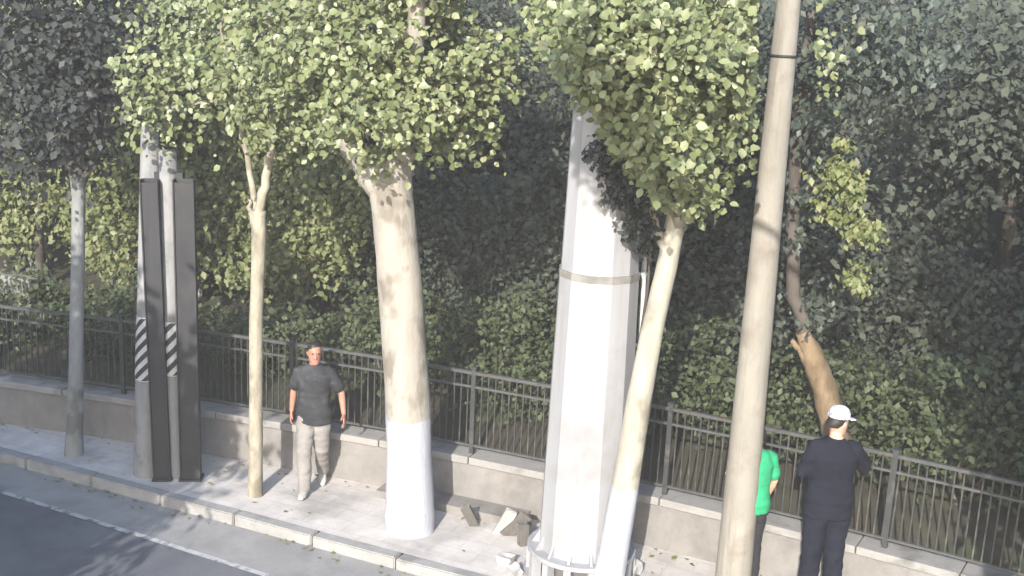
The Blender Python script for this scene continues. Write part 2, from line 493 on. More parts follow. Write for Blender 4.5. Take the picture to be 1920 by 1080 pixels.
# pale gutter lane between the line and the kerb
l_a, l_b = G(0, 922, RZ), G(500, 1080, RZ)
ls = (l_b[1]-l_a[1])/(l_b[0]-l_a[0])
def line_y(x): return l_a[1]+ls*(x-l_a[0])
sheet('gutter', [[(x, line_y(x)+.02, RZ+.004) for x in XS], [(x, kerb_y(x)-.11, RZ+.004) for x in XS]], M['gutter'])
mb = MB()
xs = np.arange(-40, 12, .5)
mb.add([(x, line_y(x)+s*.035, RZ+.008) for x in xs for s in (-1, 1)], [(2*i, 2*i+2, 2*i+3, 2*i+1) for i in range(len(xs)-1)])
kind(mb.build('road_marking', M['line']), 'structure')
# opposite pavement and verge, behind the viewer
sheet('opposite_pavement', [[(x, kerb_y(x)-30, 0) for x in (-60, 30)], [(x, kerb_y(x)-9.0, 0) for x in (-60, 30)]], M['pavement'])
# pavement
sheet('pavement', [[(x, kerb_y(x)+.04, -.004) for x in XS], [(x, max(wall_y(x), kerb_y(x)+.2)+.05, -.004) for x in XS]], M['pavement'])
# kerb, stone by stone
kerb = kind(bpy.data.objects.new('kerb', None), 'structure'); COL.objects.link(kerb)
kerb.location = (0, kerb_y(0), 0)
km = MB().box((0, 0, 0), (.985, .15, .26)).mesh('kerbstone')
bm = bmesh.new(); bm.from_mesh(km); bmesh.ops.bevel(bm, geom=bm.edges[:], offset=.012, segments=2, affect='EDGES'); bm.to_mesh(km); bm.free()
km.materials.append(M['kerb'])
for i in range(34):
    s = -27+i
    o = bpy.data.objects.new('kerbstone', km)
    x = s*math.cos(kslope)
    o.parent = kerb
    o.location = (x, kerb_y(x)-.035-kerb_y(0), -.125+random.uniform(-.006, .006))
    o.rotation_euler = (random.uniform(-.01, .01), random.uniform(-.006, .006), kslope+random.uniform(-.008, .008))
    COL.objects.link(o)
# paving slabs: joints are recessed gaps between thin flags in the near stretch
# park ground, rising behind the wall to a wooded bank
prof = [(.24, .46), (.8, .6), (2.0, .85), (4, 1.15), (7, 1.9), (11, 4.0), (16, 7.0), (24, 9.5), (45, 10)]
rows = []
for off, z in prof:
    rows.append([tuple(W(x, off, z+.18*noise.noise(Vector((x*.5, off*.5, 0)))*(off > 1))) for x in XS])
sheet('park_ground', rows, M['soil'], True)
sheet('ground', [[(-75, -65, -.14), (60, -65, -.14)], [(-75, 56, -.14), (60, 56, -.14)]], M['soil'])

def ground_z(off):
    for (a, za), (b, zb) in zip(prof, prof[1:]):
        if off <= b: return za+(zb-za)*max(0, (off-a))/(b-a)
    return prof[-1][1]

# ------------------------------------------------------------------ low wall with coping
WT, FT = 0.563, 0.95
wall = thing('low_wall', 'low rendered wall with pale stone coping running along the back of the pavement', 'wall', (-6, wall_y(-6), 0))
wx = np.arange(-26, 6.1, .4)
mb = MB()
vs, fs = [], []
for x in wx:
    for off, z in ((0, -.1), (0, WT-.085), (.24, WT-.085), (.24, -.1)):
        vs.append(W(x, off, z))
for i in range(len(wx)-1):
    for k in range(3): fs.append((4*i+k, 4*i+4+k, 4*i+5+k, 4*i+1+k))
mb.add(vs, fs)
mb.build('wall_body', M['wall'], wall)
# coping stones about a metre each
x = -26.0
while x < 5.8:
    L = random.uniform(.95, 1.1)
    a, b = W(x+.006, -.035), W(x+L-.006, -.035)
    a2, b2 = W(x+.006, .28), W(x+L-.006, .28)
    j = random.uniform(-.004, .004)
    z0, z1 = WT-.083, WT+j
    MB().add([(*p[:2], z) for z in (z0, z1) for p in (a, b, b2, a2)], [(3, 2, 1, 0), (4, 5, 6, 7), (0, 1, 5, 4), (1, 2, 6, 5), (2, 3, 7, 6), (3, 0, 4, 7)]).build('coping_stone', M['coping'], wall, bevel=.008)
    x += L
# shallow footing step seen between the two white trunks
mb = MB(); vs, fs = [], []
fx = np.linspace(-8.6, -6.9, 8)
for x in fx:
    for off, z in ((-.30, -.02), (-.30, .085), (-.004, .085), (-.004, -.02)): vs.append(W(x, off, z))
for i in range(len(fx)-1):
    for k in range(3): fs.append((4*i+k, 4*i+4+k, 4*i+5+k, 4*i+1+k))
fs += [(0, 1, 2, 3), tuple(4*(len(fx)-1)+k for k in (3, 2, 1, 0))]
mb.add(vs, fs).build('footing', M['wall'], wall)

# ------------------------------------------------------------------ iron fence
fence = thing('iron_fence', 'dark iron railing with thin upright bars standing on the low wall', 'fence', (-6, wall_y(-6)+.12, WT))
FO = .12
def rail(z, r, x0, x1):
    pts = [W(x, FO, z) for x in np.arange(x0, x1+.01, .5)]
    mb = MB(); vs, fs = [], []
    for p, x in zip(pts, np.arange(x0, x1+.01, .5)):
        n = wall_n(x)
        for a, b in ((-1, -1), (1, -1), (1, 1), (-1, 1)):
            vs.append((p[0]+n[0]*a*r, p[1]+n[1]*a*r, p[2]+b*r*.8))
    for i in range(len(pts)-1):
        for k in range(4): fs.append((4*i+k, 4*i+(k+1) % 4, 4*i+4+(k+1) % 4, 4*i+4+k))
    fs += [(3, 2, 1, 0), tuple(4*(len(pts)-1)+k for k in range(4))]
    return mb.add(vs, fs).build('rail', M['rail'], fence)
for z, r in ((WT+FT-.02, .021), (WT+FT-.18, .015), (WT+.09, .016)):
    rail(z, r, -22, 4)
bar_mesh = MB().box((0, 0, 0), (.014, .014, FT-.13)).mesh('bar'); bar_mesh.materials.append(M['iron'])
post_mesh = MB().box((0, 0, 0), (.05, .05, FT+.03)).box((0, 0, FT/2+.025), (.066, .066, .02)).mesh('post'); post_mesh.materials.append(M['iron'])
# parts first where the camera sees them: arc-length stepping along the wall
s_acc, bars, posts = 0.0, [], []
x = -17.2
while x < 1.2:
    sl = math.hypot(1, (wall_y(x+.01)-wall_y(x-.01))/.02)
    bars.append(x); x += .082/sl
px = float(G(888, 850, WT)[0])
x = px
while x > -21: 
    posts.append(x); x -= 2.25/math.hypot(1, (wall_y(x+.01)-wall_y(x-.01))/.02)
x = px
while x < 3.5:
    x += 2.25/math.hypot(1, (wall_y(x+.01)-wall_y(x-.01))/.02); posts.append(x)
def stand(mesh, name, x, z):
    o = bpy.data.objects.new(name, mesh)
    COL.objects.link(o); attach(o, fence)
    n = wall_n(x)
    p = W(x, FO, z)
    o.location = p
    o.rotation_euler = (random.uniform(-.006, .006), random.uniform(-.006, .006), math.atan2(n[1], n[0]))
for x in bars[:290]: stand(bar_mesh, 'bar', x, WT+.085+(FT-.13)/2)
for x in posts: stand(post_mesh, 'post', x, WT+FT/2+.012)

# ------------------------------------------------------------------ street trees
def trunk_from(parent, base, prof_px, mat, n=14, jit=.10, seed=1, name='trunk', sink=.12, sub=4):
    pts, rad = [], []
    P = [V(a, b, base) for a, b, w in prof_px]
    Wd = [PW(w/2, p) for (a, b, w), p in zip(prof_px, P)]
    P = [P[0]-np.array([0, 0, sink])]+P
    Wd = [Wd[0]*1.08]+Wd
    for i in range(len(P)-1):
        for k in range(sub):
            t = k/sub
            pts.append(P[i]*(1-t)+P[i+1]*t); rad.append(Wd[i]*(1-t)+Wd[i+1]*t)
    pts.append(P[-1]); rad.append(Wd[-1])
    MB().tube(pts, rad, n, jit, True, seed).build(name, mat, parent, True)
    return P, Wd

def limb(parent, mat, pts, r0, r1, seed=0, name='limb', n=8):
    pts = [np.array(p, float) for p in pts]
    out, rad = [], []
    m = len(pts)-1
    rr = random.Random(seed)
    for i in range(m):
        for k in range(4):
            t = k/4
            p = pts[i]*(1-t)+pts[i+1]*t
            if i or k: p = p+np.array([rr.uniform(-1, 1) for _ in range(3)])*.02
            out.append(p); rad.append(r0+(r1-r0)*(i+t)/m)
    out.append(pts[-1]); rad.append(r1)
    return MB().tube(out, rad, n, .12, True, seed).build(name, mat, parent, True)

GR = 'street trees along the kerb'
# big whitewashed tree
b = G(770, 990)
t_big = thing('street_tree', 'thick pale whitewashed trunk with big leaves, right of the man in dark clothes', 'tree', b, GR)
P, Wd = trunk_from(t_big, b, [(770, 990, 94), (768, 930, 88), (765, 760, 84), (752, 560, 82), (738, 400, 80), (731, 340, 84), (728, 305, 92)], M['bark_pale'], 18, .10, 2)
top = P[-1]
limb(t_big, M['bark_pale'], [V(712, 350, b), V(688, 318, b), V(662, 285, b), V(640, 220, b)+_n*.2, V(600, 80, b)+_n*.4, V(560, -120, b)], .15, .05, 3)
limb(t_big, M['bark_pale'], [V(745, 330, b), V(755, 270, b), V(775, 150, b)-_n*.3, V(800, -60, b)-_n*.5], .17, .07, 4)
limb(t_big, M['bark_pale'], [V(730, 330, b), V(722, 240, b)+_n*.3, V(700, 60, b)+_n*.7, V(690, -150, b)+_n*.9], .14, .06, 5)
def blob(px, py, base, dn, rx, ry, rz):
    c = V(px, py, base)+_n*dn
    return (*c, rx, ry, rz)
bl = [blob(760, 190, b, -.2, .9, .9, .62), blob(640, 110, b, 0, 1.0, .9, .75), blob(820, 60, b, .1, .75, .9, .7),
      blob(720, -130, b, 0, 1.1, 1.1, .7), blob(880, 130, b, .0, .42, .5, .4)]
def hole_big(C, rng):
    p = project(C)
    wob = np.array([noise.noise(Vector(c*2.6))+.6*noise.noise(Vector(c*6.0)) for c in C])
    x, y = p[:, 0]+wob*50, p[:, 1]+wob*50
    k = np.ones(len(C), bool)
    k &= ~((x > 868) & (x < 1000) & (y > -80) & (y < 62))
    k &= ~((x > 700) & (x < 772) & (y > 225+.0*x) & (y > 318))
    k &= ~((y > 318) & (x > 560))
    return k
street_crown(t_big, bl, 640, 32, .19, .072, 21, cut=hole_big)
# thin young tree
b = G(480, 928)
t_thin = thing('street_tree', 'slender pale young tree standing just left of the man in dark clothes', 'tree', b, GR)
P, Wd = trunk_from(t_thin, b, [(479, 928, 29), (479, 860, 27), (480, 740, 26), (480, 600, 26), (484, 500, 27), (486, 430, 28), (485, 395, 26)], M['bark_thin'], 12, .10, 5)
limb(t_thin, M['bark_thin'], [V(486, 410, b), V(494, 360, b), V(504, 310, b), V(512, 270, b), V(520, 150, b), V(505, 0, b)], .055, .025, 7)
limb(t_thin, M['bark_thin'], [V(481, 430, b), V(471, 400, b), V(466, 375, b)+_n*.05], .045, .016, 8)
limb(t_thin, M['bark_thin'], [V(430, 190, b)+_n*.3, V(380, 195, b)+_n*.15, V(320, 210, b), V(270, 160, b)], .022, .008, 10)
limb(t_thin, M['bark_thin'], [V(484, 430, b)+_n*.06, V(462, 330, b)+_n*.2, V(430, 190, b)+_n*.3, V(400, 40, b)+_n*.3], .04, .02, 9)
bl = [blob(450, 130, b, .1, .6, .5, .55), blob(380, 70, b, .2, .55, .5, .6), blob(545, 170, b, .1, .5, .45, .45), blob(480, 20, b, .1, .6, .5, .5), blob(315, 215, b, -.05, .42, .35, .28), blob(255, 130, b, .1, .5, .4, .45), blob(490, 245, b, 0, .4, .35, .3)]
street_crown(t_thin, bl, 210, 24, .19, .070, 22, cut=lambda C, r: (project(C)[:, 1] < 300) & (project(C)[:, 0] > 205), singles=300)
# leaning tree by the mast
b = G(1136, 1118)
t_lean = thing('street_tree', 'leaning pale trunk with whitewashed base, slanting away from the white mast', 'tree', b, GR)
P, Wd = trunk_from(t_lean, b, [(1134, 1118, 64), (1150, 1040, 57), (1178, 880, 50), (1200, 740, 46), (1222, 620, 43), (1246, 520, 40), (1262, 440, 38), (1270, 400, 38)], M['bark_lean'], 14, .09, 11)
limb(t_lean, M['bark_lean'], [V(1268, 420, b), V(1276, 370, b), V(1290, 280, b), V(1320, 120, b), V(1350, -80, b)], .085, .04, 12)
limb(t_lean, M['bark_lean'], [V(1252, 480, b), V(1242, 450, b), V(1225, 415, b), V(1213, 370, b), V(1180, 240, b)-_n*.2, V(1120, 60, b)-_n*.3], .045, .02, 13)
limb(t_lean, M['bark_lean'], [V(1272, 420, b)-_n*.05, V(1270, 330, b)-_n*.3, V(1230, 150, b)-_n*.6, V(1200, -60, b)-_n*.8], .06, .03, 14)
bl = [blob(1270, 300, b, -.1, .62, .6, .50), blob(1190, 150, b, -.1, .75, .7, .65), blob(1340, 200, b, 0, .6, .6, .6), blob(1080, 60, b, .05, .55, .6, .6), blob(1300, 60, b, 0, .9, .9, .7),
      blob(1400, 90, b, .2, .5, .6, .8), blob(1200, -120, b, .3, 1.1, .8, .5), blob(1400, -120, b, .3, .8, .7, .5), blob(1270, 365, b, -.1, .28, .3, .14),
      blob(1150, 170, b, -.75, .5, .5, .42), blob(1215, 250, b, -.75, .45, .45, .4), blob(1110, 70, b, -.8, .6, .6, .5), blob(1190, 60, b, -1.0, .6, .5, .4)]
def hole_lean(C, rng):
    p = project(C)
    wob = np.array([noise.noise(Vector(c*2.6))+.6*noise.noise(Vector(c*6.0)) for c in C])
    x, y = p[:, 0]+wob*70, p[:, 1]+wob*60
    k = ~((y > 405) | ((x < 1240) & (y > 190+1.35*(x-1085))) | ((x < 1085) & (y > 190)) | ((x < 985) & (y > -20)))
    k &= ~((x > 1365) & (y > 330)) & ~((x > 1440) & (y > 210))
    zp = project(V(1440, 200, G(1373, 1096)))[2]
    k &= ~((p[:, 0] > 1418) & (p[:, 0] < 1530) & (p[:, 2] < zp+.2))
    return k
street_crown(t_lean, bl, 800, 32, .18, .071, 23, cut=hole_lean)
# grey tree at the far left, crown shade put into its dark leaf colour
b = G(140, 852)
t_left = thing('street_tree', 'grey slim trunk with crown coloured dark for shade, at the far end of the kerb', 'tree', b, GR)
P, Wd = trunk_from(t_left, b, [(138, 852, 34), (141, 780, 30), (143, 640, 26), (146, 500, 25), (147, 380, 25), (145, 330, 26)], M['bark_grey'], 12, .10, 15)
limb(t_left, M['bark_dark'], [V(146, 345, b), V(150, 250, b), V(165, 120, b), V(180, -60, b)], .075, .03, 16)
limb(t_left, M['bark_dark'], [V(143, 360, b), V(120, 280, b), V(85, 190, b), V(40, 60, b)], .05, .02, 17)
limb(t_left, M['bark_dark'], [V(148, 360, b), V(175, 300, b), V(215, 200, b), V(240, 60, b)], .045, .02, 18)
bl = [blob(110, 180, b, 0, .9, .8, .8), blob(30, 90, b, .2, .9, .8, .9), blob(175, 90, b, -.1, .5, .5, .6), blob(60, 280, b, .2, .6, .6, .4), blob(40, -60, b, 0, .9, .8, .5)]
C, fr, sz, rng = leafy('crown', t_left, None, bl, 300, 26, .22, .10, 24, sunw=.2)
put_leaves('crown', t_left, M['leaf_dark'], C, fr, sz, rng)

# ------------------------------------------------------------------ poles on the left
def pole(base, pts, mat, parent, n=18, name='shaft'):
    P = [V(a, b_, base) for a, b_, w in pts]
    R = [PW(w/2, p) for (a, b_, w), p in zip(pts, P)]
    x, y = base[0], base[1]
    return P, R

def round_shaft(parent, base, zs, rs, mat, n=20, name='shaft'):
    return MB().tube([(base[0], base[1], z) for z in zs], rs, n).build(name, mat, parent, True)

def stripes(parent, base, r_of, z0, z1, count, lead=.35):
    """diagonal black bands wound on a white sleeve, each band its own strip"""
    n = 28
    MB().tube([(base[0], base[1], z0), (base[0], base[1], z1)], [r_of(z0)+.006, r_of(z1)+.006], n, caps=False).build('sleeve', M['band_white'], parent, True)
    hh = (z1-z0)/count
    face = math.atan2(CAM[1]-base[1], CAM[0]-base[0])
    for k in range(-2, count+1):
        mb = MB(); vs, fs = [], []
        m = 24
        for i in range(m+1):
            th = face-1.9+3.8*i/m
            zc = z0+hh*(k+.1)+lead*(i/m)          # climbs to the right as one looks at it
            for q in (0, .5):
                z = min(max(zc+hh*q, z0+.01), z1-.01)
                r = r_of(z)+.010
                vs.append((base[0]+r*math.cos(th), base[1]+r*math.sin(th), z))
        for i in range(m): fs.append((2*i, 2*i+2, 2*i+3, 2*i+1))
        ok = [f for f in fs if abs(vs[f[0]][2]-vs[f[3]][2]) > .004 or abs(vs[f[1]][2]-vs[f[2]][2]) > .004]
        if len(ok) > 2:
            used = sorted({i for f in ok for i in f}); ix = {a: n_ for n_, a in enumerate(used)}
            mb.add([vs[a] for a in used], [tuple(ix[a] for a in f) for f in ok]).build('black_band', M['band_black'], parent, True)

def zat(py, base, px): return float(V(px, py, base)[2])
b = G(279, 886)
p1 = thing('utility_pole', 'thicker striped concrete pole with pale sunlit foot, leftmost of the pole cluster', 'pole', b, 'concrete poles in the left cluster')
r1 = lambda z: .172-.020*z
zt = zat(238, b, 285)
round_shaft(p1, b, [-.3, 0, 2, zt], [r1(z) for z in (-.3, 0, 2, zt)], M['grey_pole'])
stripes(p1, b, r1, zat(708, b, 270), zat(590, b, 270), 5, .62)
b2 = G(331, 890)
p2 = thing('utility_pole', 'thinner striped grey concrete pole standing between two dark steel posts', 'pole', b2, 'concrete poles in the left cluster')
r2 = lambda z: .128-.009*z
zt = zat(282, b2, 322)
round_shaft(p2, b2, [-.3, 0, 2, zt], [r2(z) for z in (-.3, 0, 2, zt)], M['grey_pole'])
stripes(p2, b2, r2, zat(700, b2, 330), zat(600, b2, 330), 4, .48)
hz = zat(285, b2, 320)
MB().box((b2[0], b2[1], hz-.25), (.34, .10, .07), YAW).build('clamp', M['steel_dark'], p2)
for px_, label, w in ((306, 'dark narrow steel post between the two striped concrete poles', .19), (359, 'dark wider steel post, rightmost of the pole cluster', .225)):
    bb = G(px_, 897)
    t = thing('steel_post', label, 'post', bb, 'dark steel posts in the left cluster')
    t.rotation_mode = 'QUATERNION'
    t.rotation_quaternion = Matrix.Rotation(-.022 if px_ < 330 else -.008, 3, Vector(_n)).to_quaternion()
    ztop = zat(336, bb, px_-14)
    f_ = YAW+.1
    Rm = Matrix.Rotation(f_, 3, 'Z')
    # an open channel section: web and two flanges, with a base plate
    for dx, dy, sx, sy, nm in ((0, .05, w, .014, 'web'), (-w/2+.007, -.022, .014, .128, 'flange'), (w/2-.007, -.022, .014, .128, 'flange')):
        c = Rm @ Vector((dx, dy, 0))
        MB().box((bb[0]+c.x, bb[1]+c.y, ztop/2), (sx if nm == 'flange' else sx-.03, sy, ztop), f_).build(nm, M['steel_dark'], t)
    c = Rm @ Vector((0, -.06, 0))
    MB().box((bb[0]+c.x, bb[1]+c.y, ztop/2-.01), (w-.032, .012, ztop-.04), f_).build('cover', M['steel_dark'], t)
    MB().box((bb[0], bb[1], .012), (w+.03, .20, .024), f_).build('base_plate', M['steel_dark'], t)

def lean(o, a):
    o.rotation_mode = 'QUATERNION'
    o.rotation_quaternion = Matrix.Rotation(a, 3, Vector(_n)).to_quaternion()
lean(p1, .026); lean(p2, -.008)

# ------------------------------------------------------------------ white steel mast
b = G(1087, 1072)
mast = thing('steel_mast', 'big white tapered steel mast on a ribbed base ring', 'mast', b)
bx, by = b[0], b[1]
NS = 12
def mr(z): return .435-.0185*z
zj = zat(512, b, 1122)
tw = math.pi/NS+YAW
MB().tube([(bx, by, z) for z in (.24, 1.2, 2.4, zj+.04)], [mr(z) for z in (.24, 1.2, 2.4, zj+.04)], NS, twist=tw).build('lower_shaft', M['mast'], mast)
MB().tube([(bx, by, z) for z in (zj+.04, 4.2, 6, 9)], [mr(z)-.010 for z in (zj+.04, 4.2, 6, 9)], NS, twist=tw).build('upper_shaft', M['mast'], mast)
MB().tube([(bx, by, zj-.02), (bx, by, zj+.045)], [mr(zj)+.007, mr(zj)+.003], NS, twist=tw).build('joint_collar', M['collar'], mast)
# base: lower plate, ring of ribs with open cells, upper ring, gussets
MB().tube([(bx, by, -.10), (bx, by, .02)], [.57, .57], 36).build('base_plate', M['mast'], mast)
MB().tube([(bx, by, .25), (bx, by, .295)], [.535, .535], 36).build('upper_ring', M['mast'], mast, bevel=.004)
MB().tube([(bx, by, .02), (bx, by, .25)], [.41, .41], 24).build('base_drum', M['cell_shade'], mast)  # drum coloured dark for the shade between the ribs
for k in range(14):
    a = 2*math.pi*k/14+.1
    c = (bx+.485*math.cos(a), by+.485*math.sin(a), .135)
    MB().box(c, (.10, .07, .23), a).build('rib', M['mast'], mast)
    Rm = Matrix.Rotation(a, 3, 'Z')
    g = [Rm @ Vector((u_, s*.012, z)) + Vector((bx, by, 0)) for s in (-1, 1) for u_, z in ((.40, .295), (.49, .295), (.40, .46))]
    MB().add(g, [(0, 1, 2), (5, 4, 3), (0, 3, 4, 1), (1, 4, 5, 2), (2, 5, 3, 0)]).build('gusset', M['mast'], mast)
# thin conduit on brackets down the right side
dirr = _r0
def mpt(z, off): 
    rr = mr(z)+off
    d = dirr*math.cos(.35)-_n*math.sin(-.35)
    return (bx+d[0]*rr, by+d[1]*rr, z)
zs = [.5, 1.2, 2.0, 2.8, 3.4, 4.0, 4.8]
MB().tube([mpt(z, .085) for z in zs], [.026]*len(zs), 10).build('conduit', M['pipe'], mast, True)
for py in (655, 690, 520, 420):
    z = zat(py, b, 1195)
    p0, p1_ = Vector(mpt(z, -.01)), Vector(mpt(z, .12))
    MB().tube([p0, p1_], [.018, .018], 6).build('bracket', M['pipe'], mast)

# added leaf clump, coloured dark for shaded leaves over the mast's upper right
shade_clump = thing('shade_leaf_clump', 'added dark leaf clump standing in for shaded leaves over the upper right side of the white mast', 'shade_clump', G(1150, 1060))
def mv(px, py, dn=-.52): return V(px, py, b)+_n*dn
MB().tube([mv(1176, 960, 0), mv(1186, 800, 0), mv(1200, 640, 0), mv(1212, 540, -.1), mv(1216, 400, -.4), mv(1180, 320), mv(1130, 270)], [.016, .018, .016, .014, .012, .010, .006], 7).build('stem', M['bark_dark'], shade_clump, True)  # added stem, laid along the dark line at the mast's right edge
MB().tube([mv(1224, 520, -.2), mv(1238, 450, -.3), mv(1222, 400, -.35)], [.012, .010, .006], 7).build('stem', M['bark_dark'], shade_clump, True)
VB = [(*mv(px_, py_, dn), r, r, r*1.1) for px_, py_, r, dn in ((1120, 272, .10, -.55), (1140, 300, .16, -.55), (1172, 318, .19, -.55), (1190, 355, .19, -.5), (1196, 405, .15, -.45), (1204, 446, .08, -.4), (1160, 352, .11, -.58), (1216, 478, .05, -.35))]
C, fr, sz, rng = leafy('foliage', shade_clump, None, VB, 95, 22, .05, .066, 77, sunw=.1, droop=1.2)
put_leaves('foliage', shade_clump, M['leaf_dark'], C, fr, sz, rng)

# ------------------------------------------------------------------ tall yellowish utility pole on the right
b = G(1373, 1096)
up = thing('utility_pole', 'tall round yellowish concrete pole in front of the person in green', 'pole', b)
ru = lambda z: .176-.0125*z
zz = [-.3, 0, .6, 1.5, 3, 4.5, 6, 8, 9]
round_shaft(up, b, zz, [ru(z) for z in zz], M['concrete'], 24)
zb = zat(105, b, 1470)
MB().tube([(b[0], b[1], zb-.012), (b[0], b[1], zb+.012)], [ru(zb)+.008]*2, 24).build('strap', M['steel_dark'], up, True)

# ------------------------------------------------------------------ broken stones round the mast
def rock_mesh(sx, sy, sz, seed, rough=.25):
    bm = bmesh.new()
    bmesh.ops.create_cube(bm, size=1)
    bmesh.ops.subdivide_edges(bm, edges=bm.edges[:], cuts=1, use_grid_fill=True)
    for v in bm.verts:
        d = noise.noise_vector(v.co*2.3+Vector((seed*7.7, seed*1.3, 0)))
        v.co = v.co+d*rough*.5
        v.co.x *= sx; v.co.y *= sy; v.co.z *= sz
    m = bpy.data.meshes.new('stone'); bm.to_mesh(m); bm.free()
    return m
def stone(name, loc, size, rot, mat, label, group, seed, rough=.22):
    m = rock_mesh(*size, seed, rough); m.materials.append(mat)
    o = bpy.data.objects.new(name, m)
    o.location = loc; o.rotation_euler = rot
    COL.objects.link(o)
    return tag(o, label, 'rubble', group)
GS = 'broken stones scattered on the pavement'
def rz_of(px, py, dz): 
    p = G(px, py); return (p[0], p[1], dz)
cy = YAW
stone('broken_slab', rz_of(880, 990, .135), (.10, .05, .36), (.5, -.35, cy), M['slab'], 'narrow dark broken slab leaning alone near the wall foot', GS, 1, .16)
stone('broken_slab', rz_of(945, 1003, .14), (.12, .05, .38), (.35, .42, cy), M['slab_pale'], 'pale broken slab propped against a darker one left of the mast', GS, 2, .14)
stone('broken_slab', rz_of(966, 1006, .13), (.13, .05, .36), (.35, .62, cy+.2), M['slab'], 'grey broken slab crossed behind the pale slab left of the mast', GS, 3, .16)
stone('broken_slab', rz_of(980, 1022, .12), (.10, .08, .26), (.1, -.12, cy+.4), M['slab'], 'squat brownish slab end standing beside the mast ring', GS, 4, .2)
for i, (px_, py_, s, m_, lab) in enumerate([
        (948, 1058, .11, 'rubble', 'pale rough stone lying left of the mast ring'),
        (965, 1078, .10, 'slab_pale', 'whitish stone at the lower left of the mast ring'),
        (1008, 1046, .10, 'slab', 'brown stone wedged on the left side of the mast foot'),
        (1172, 1052, .12, 'rubble', 'upright pale stone on the right of the leaning trunk foot'),
        (1186, 1076, .12, 'slab_pale', 'white crumbled stone at the right of the leaning trunk'),
        (1196, 1098, .09, 'slab', 'small brown stone lowest right of the leaning trunk foot')]):
    stone('stone', rz_of(px_, py_, s*.42), (s*1.3, s, s*.95), (i*.7, i*1.1, i*2.0), M[m_], lab, GS, 10+i, .5)

# ------------------------------------------------------------------ park: shrubs, trees, wood
def shrub(name, label, cat, x, off, blobs, mat, ncl, per, spread, size, seed, group, stems=3, stem_mat='bark_dark', sunw=.45, shell=.35):
    z0 = ground_z(off)
    c = W(x, off, z0)
    t = thing(name, label, cat, c, group)
    for k in range(stems):
        bl_ = blobs[k % len(blobs)]
        limb(t, M[stem_mat], [(c[0]+random.uniform(-.12, .12), c[1]+random.uniform(-.12, .12), z0-.1),
                              (c[0]+bl_[0]*.5, c[1]+bl_[1]*.5, z0+bl_[2]*.55), (c[0]+bl_[0], c[1]+bl_[1], z0+bl_[2])], .028, .010, seed+k, 'stem', 6)
    B = [(c[0]+a, c[1]+b_, z0+e, rx, ry, rz_) for a, b_, e, rx, ry, rz_ in blobs]
    C, fr, sz, rng = leafy('foliage', t, None, B, ncl, per, spread, size, seed, sunw=sunw, shell=shell)
    ok = C[:, 2] > z0-.05
    put_leaves('foliage', t, M[mat], C[ok], tuple(a[ok] for a in fr), sz[ok], rng)
    return t
# hedge row just behind the railing
GH = 'rounded hedge bushes behind the railing'
hx = [(-14.4, 'hedge bush behind the railing, left of the grey tree trunk'), (-12.6, 'hedge bush behind the railing and the striped poles'), (-10.9, 'hedge bush between the thin young tree and the man in dark clothes'), (-9.2, 'hedge bush behind the thick white trunk'),
      (-7.6, 'hedge bush between the thick white trunk and the mast'), (-6.0, 'hedge bush behind the leaning trunk'), (-4.4, 'hedge bush behind the person in green'), (-2.9, 'hedge bush right of the man in the white cap'), (-1.4, 'hedge bush just beyond the right edge of the view'), (0.2, 'hedge bush furthest right, out of the view')]
for i, (x, lab) in enumerate(hx, 3):
    h = 1.35 if i > 5 else .75
    rr = random.Random(i)
    bl = [(rr.uniform(-.2, .2), 0, h*.5, .85, .7, h*.5), (.55, rr.uniform(-.2, .3), h*.45, .55, .6, h*.42), (-.55, rr.uniform(-.2, .3), h*.5, .55, .6, h*.45), (rr.uniform(-.4, .4), .2, h*.8, .5, .5, h*.28)]
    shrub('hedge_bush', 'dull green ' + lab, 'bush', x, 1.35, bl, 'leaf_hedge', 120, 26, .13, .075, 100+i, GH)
GU = 'dark bushes in the shade behind the hedge'
for i, (x, off, lab) in enumerate([(-10.2, 3.4, 'behind the thick white trunk'), (-8.6, 3.1, 'between the thick trunk and the mast'), (-7.0, 3.2, 'behind the mast and leaning trunk'), (-5.5, 3.0, 'behind the yellowish pole'), (-4.0, 3.1, 'right of the crooked brown trunk'), (-2.5, 2.9, 'at the right edge of the view'), (-1.0, 3.0, 'just beyond the right edge'), (.6, 3.0, 'furthest right, out of the view')]):
    rr = random.Random(80+i)
    bl = [(rr.uniform(-.2, .2), 0, .9, .95, .7, .9), (.6, rr.uniform(-.2, .3), 1.3, .6, .6, .7), (-.6, rr.uniform(-.2, .3), 1.2, .6, .6, .7), (rr.uniform(-.3, .3), .2, 1.8, .7, .5, .5)]
    shrub('tall_bush', 'tall dark bush in deep shade ' + lab, 'bush', x, off, bl, 'leaf_wood', 230, 26, .15, .085, 180+i, GU)
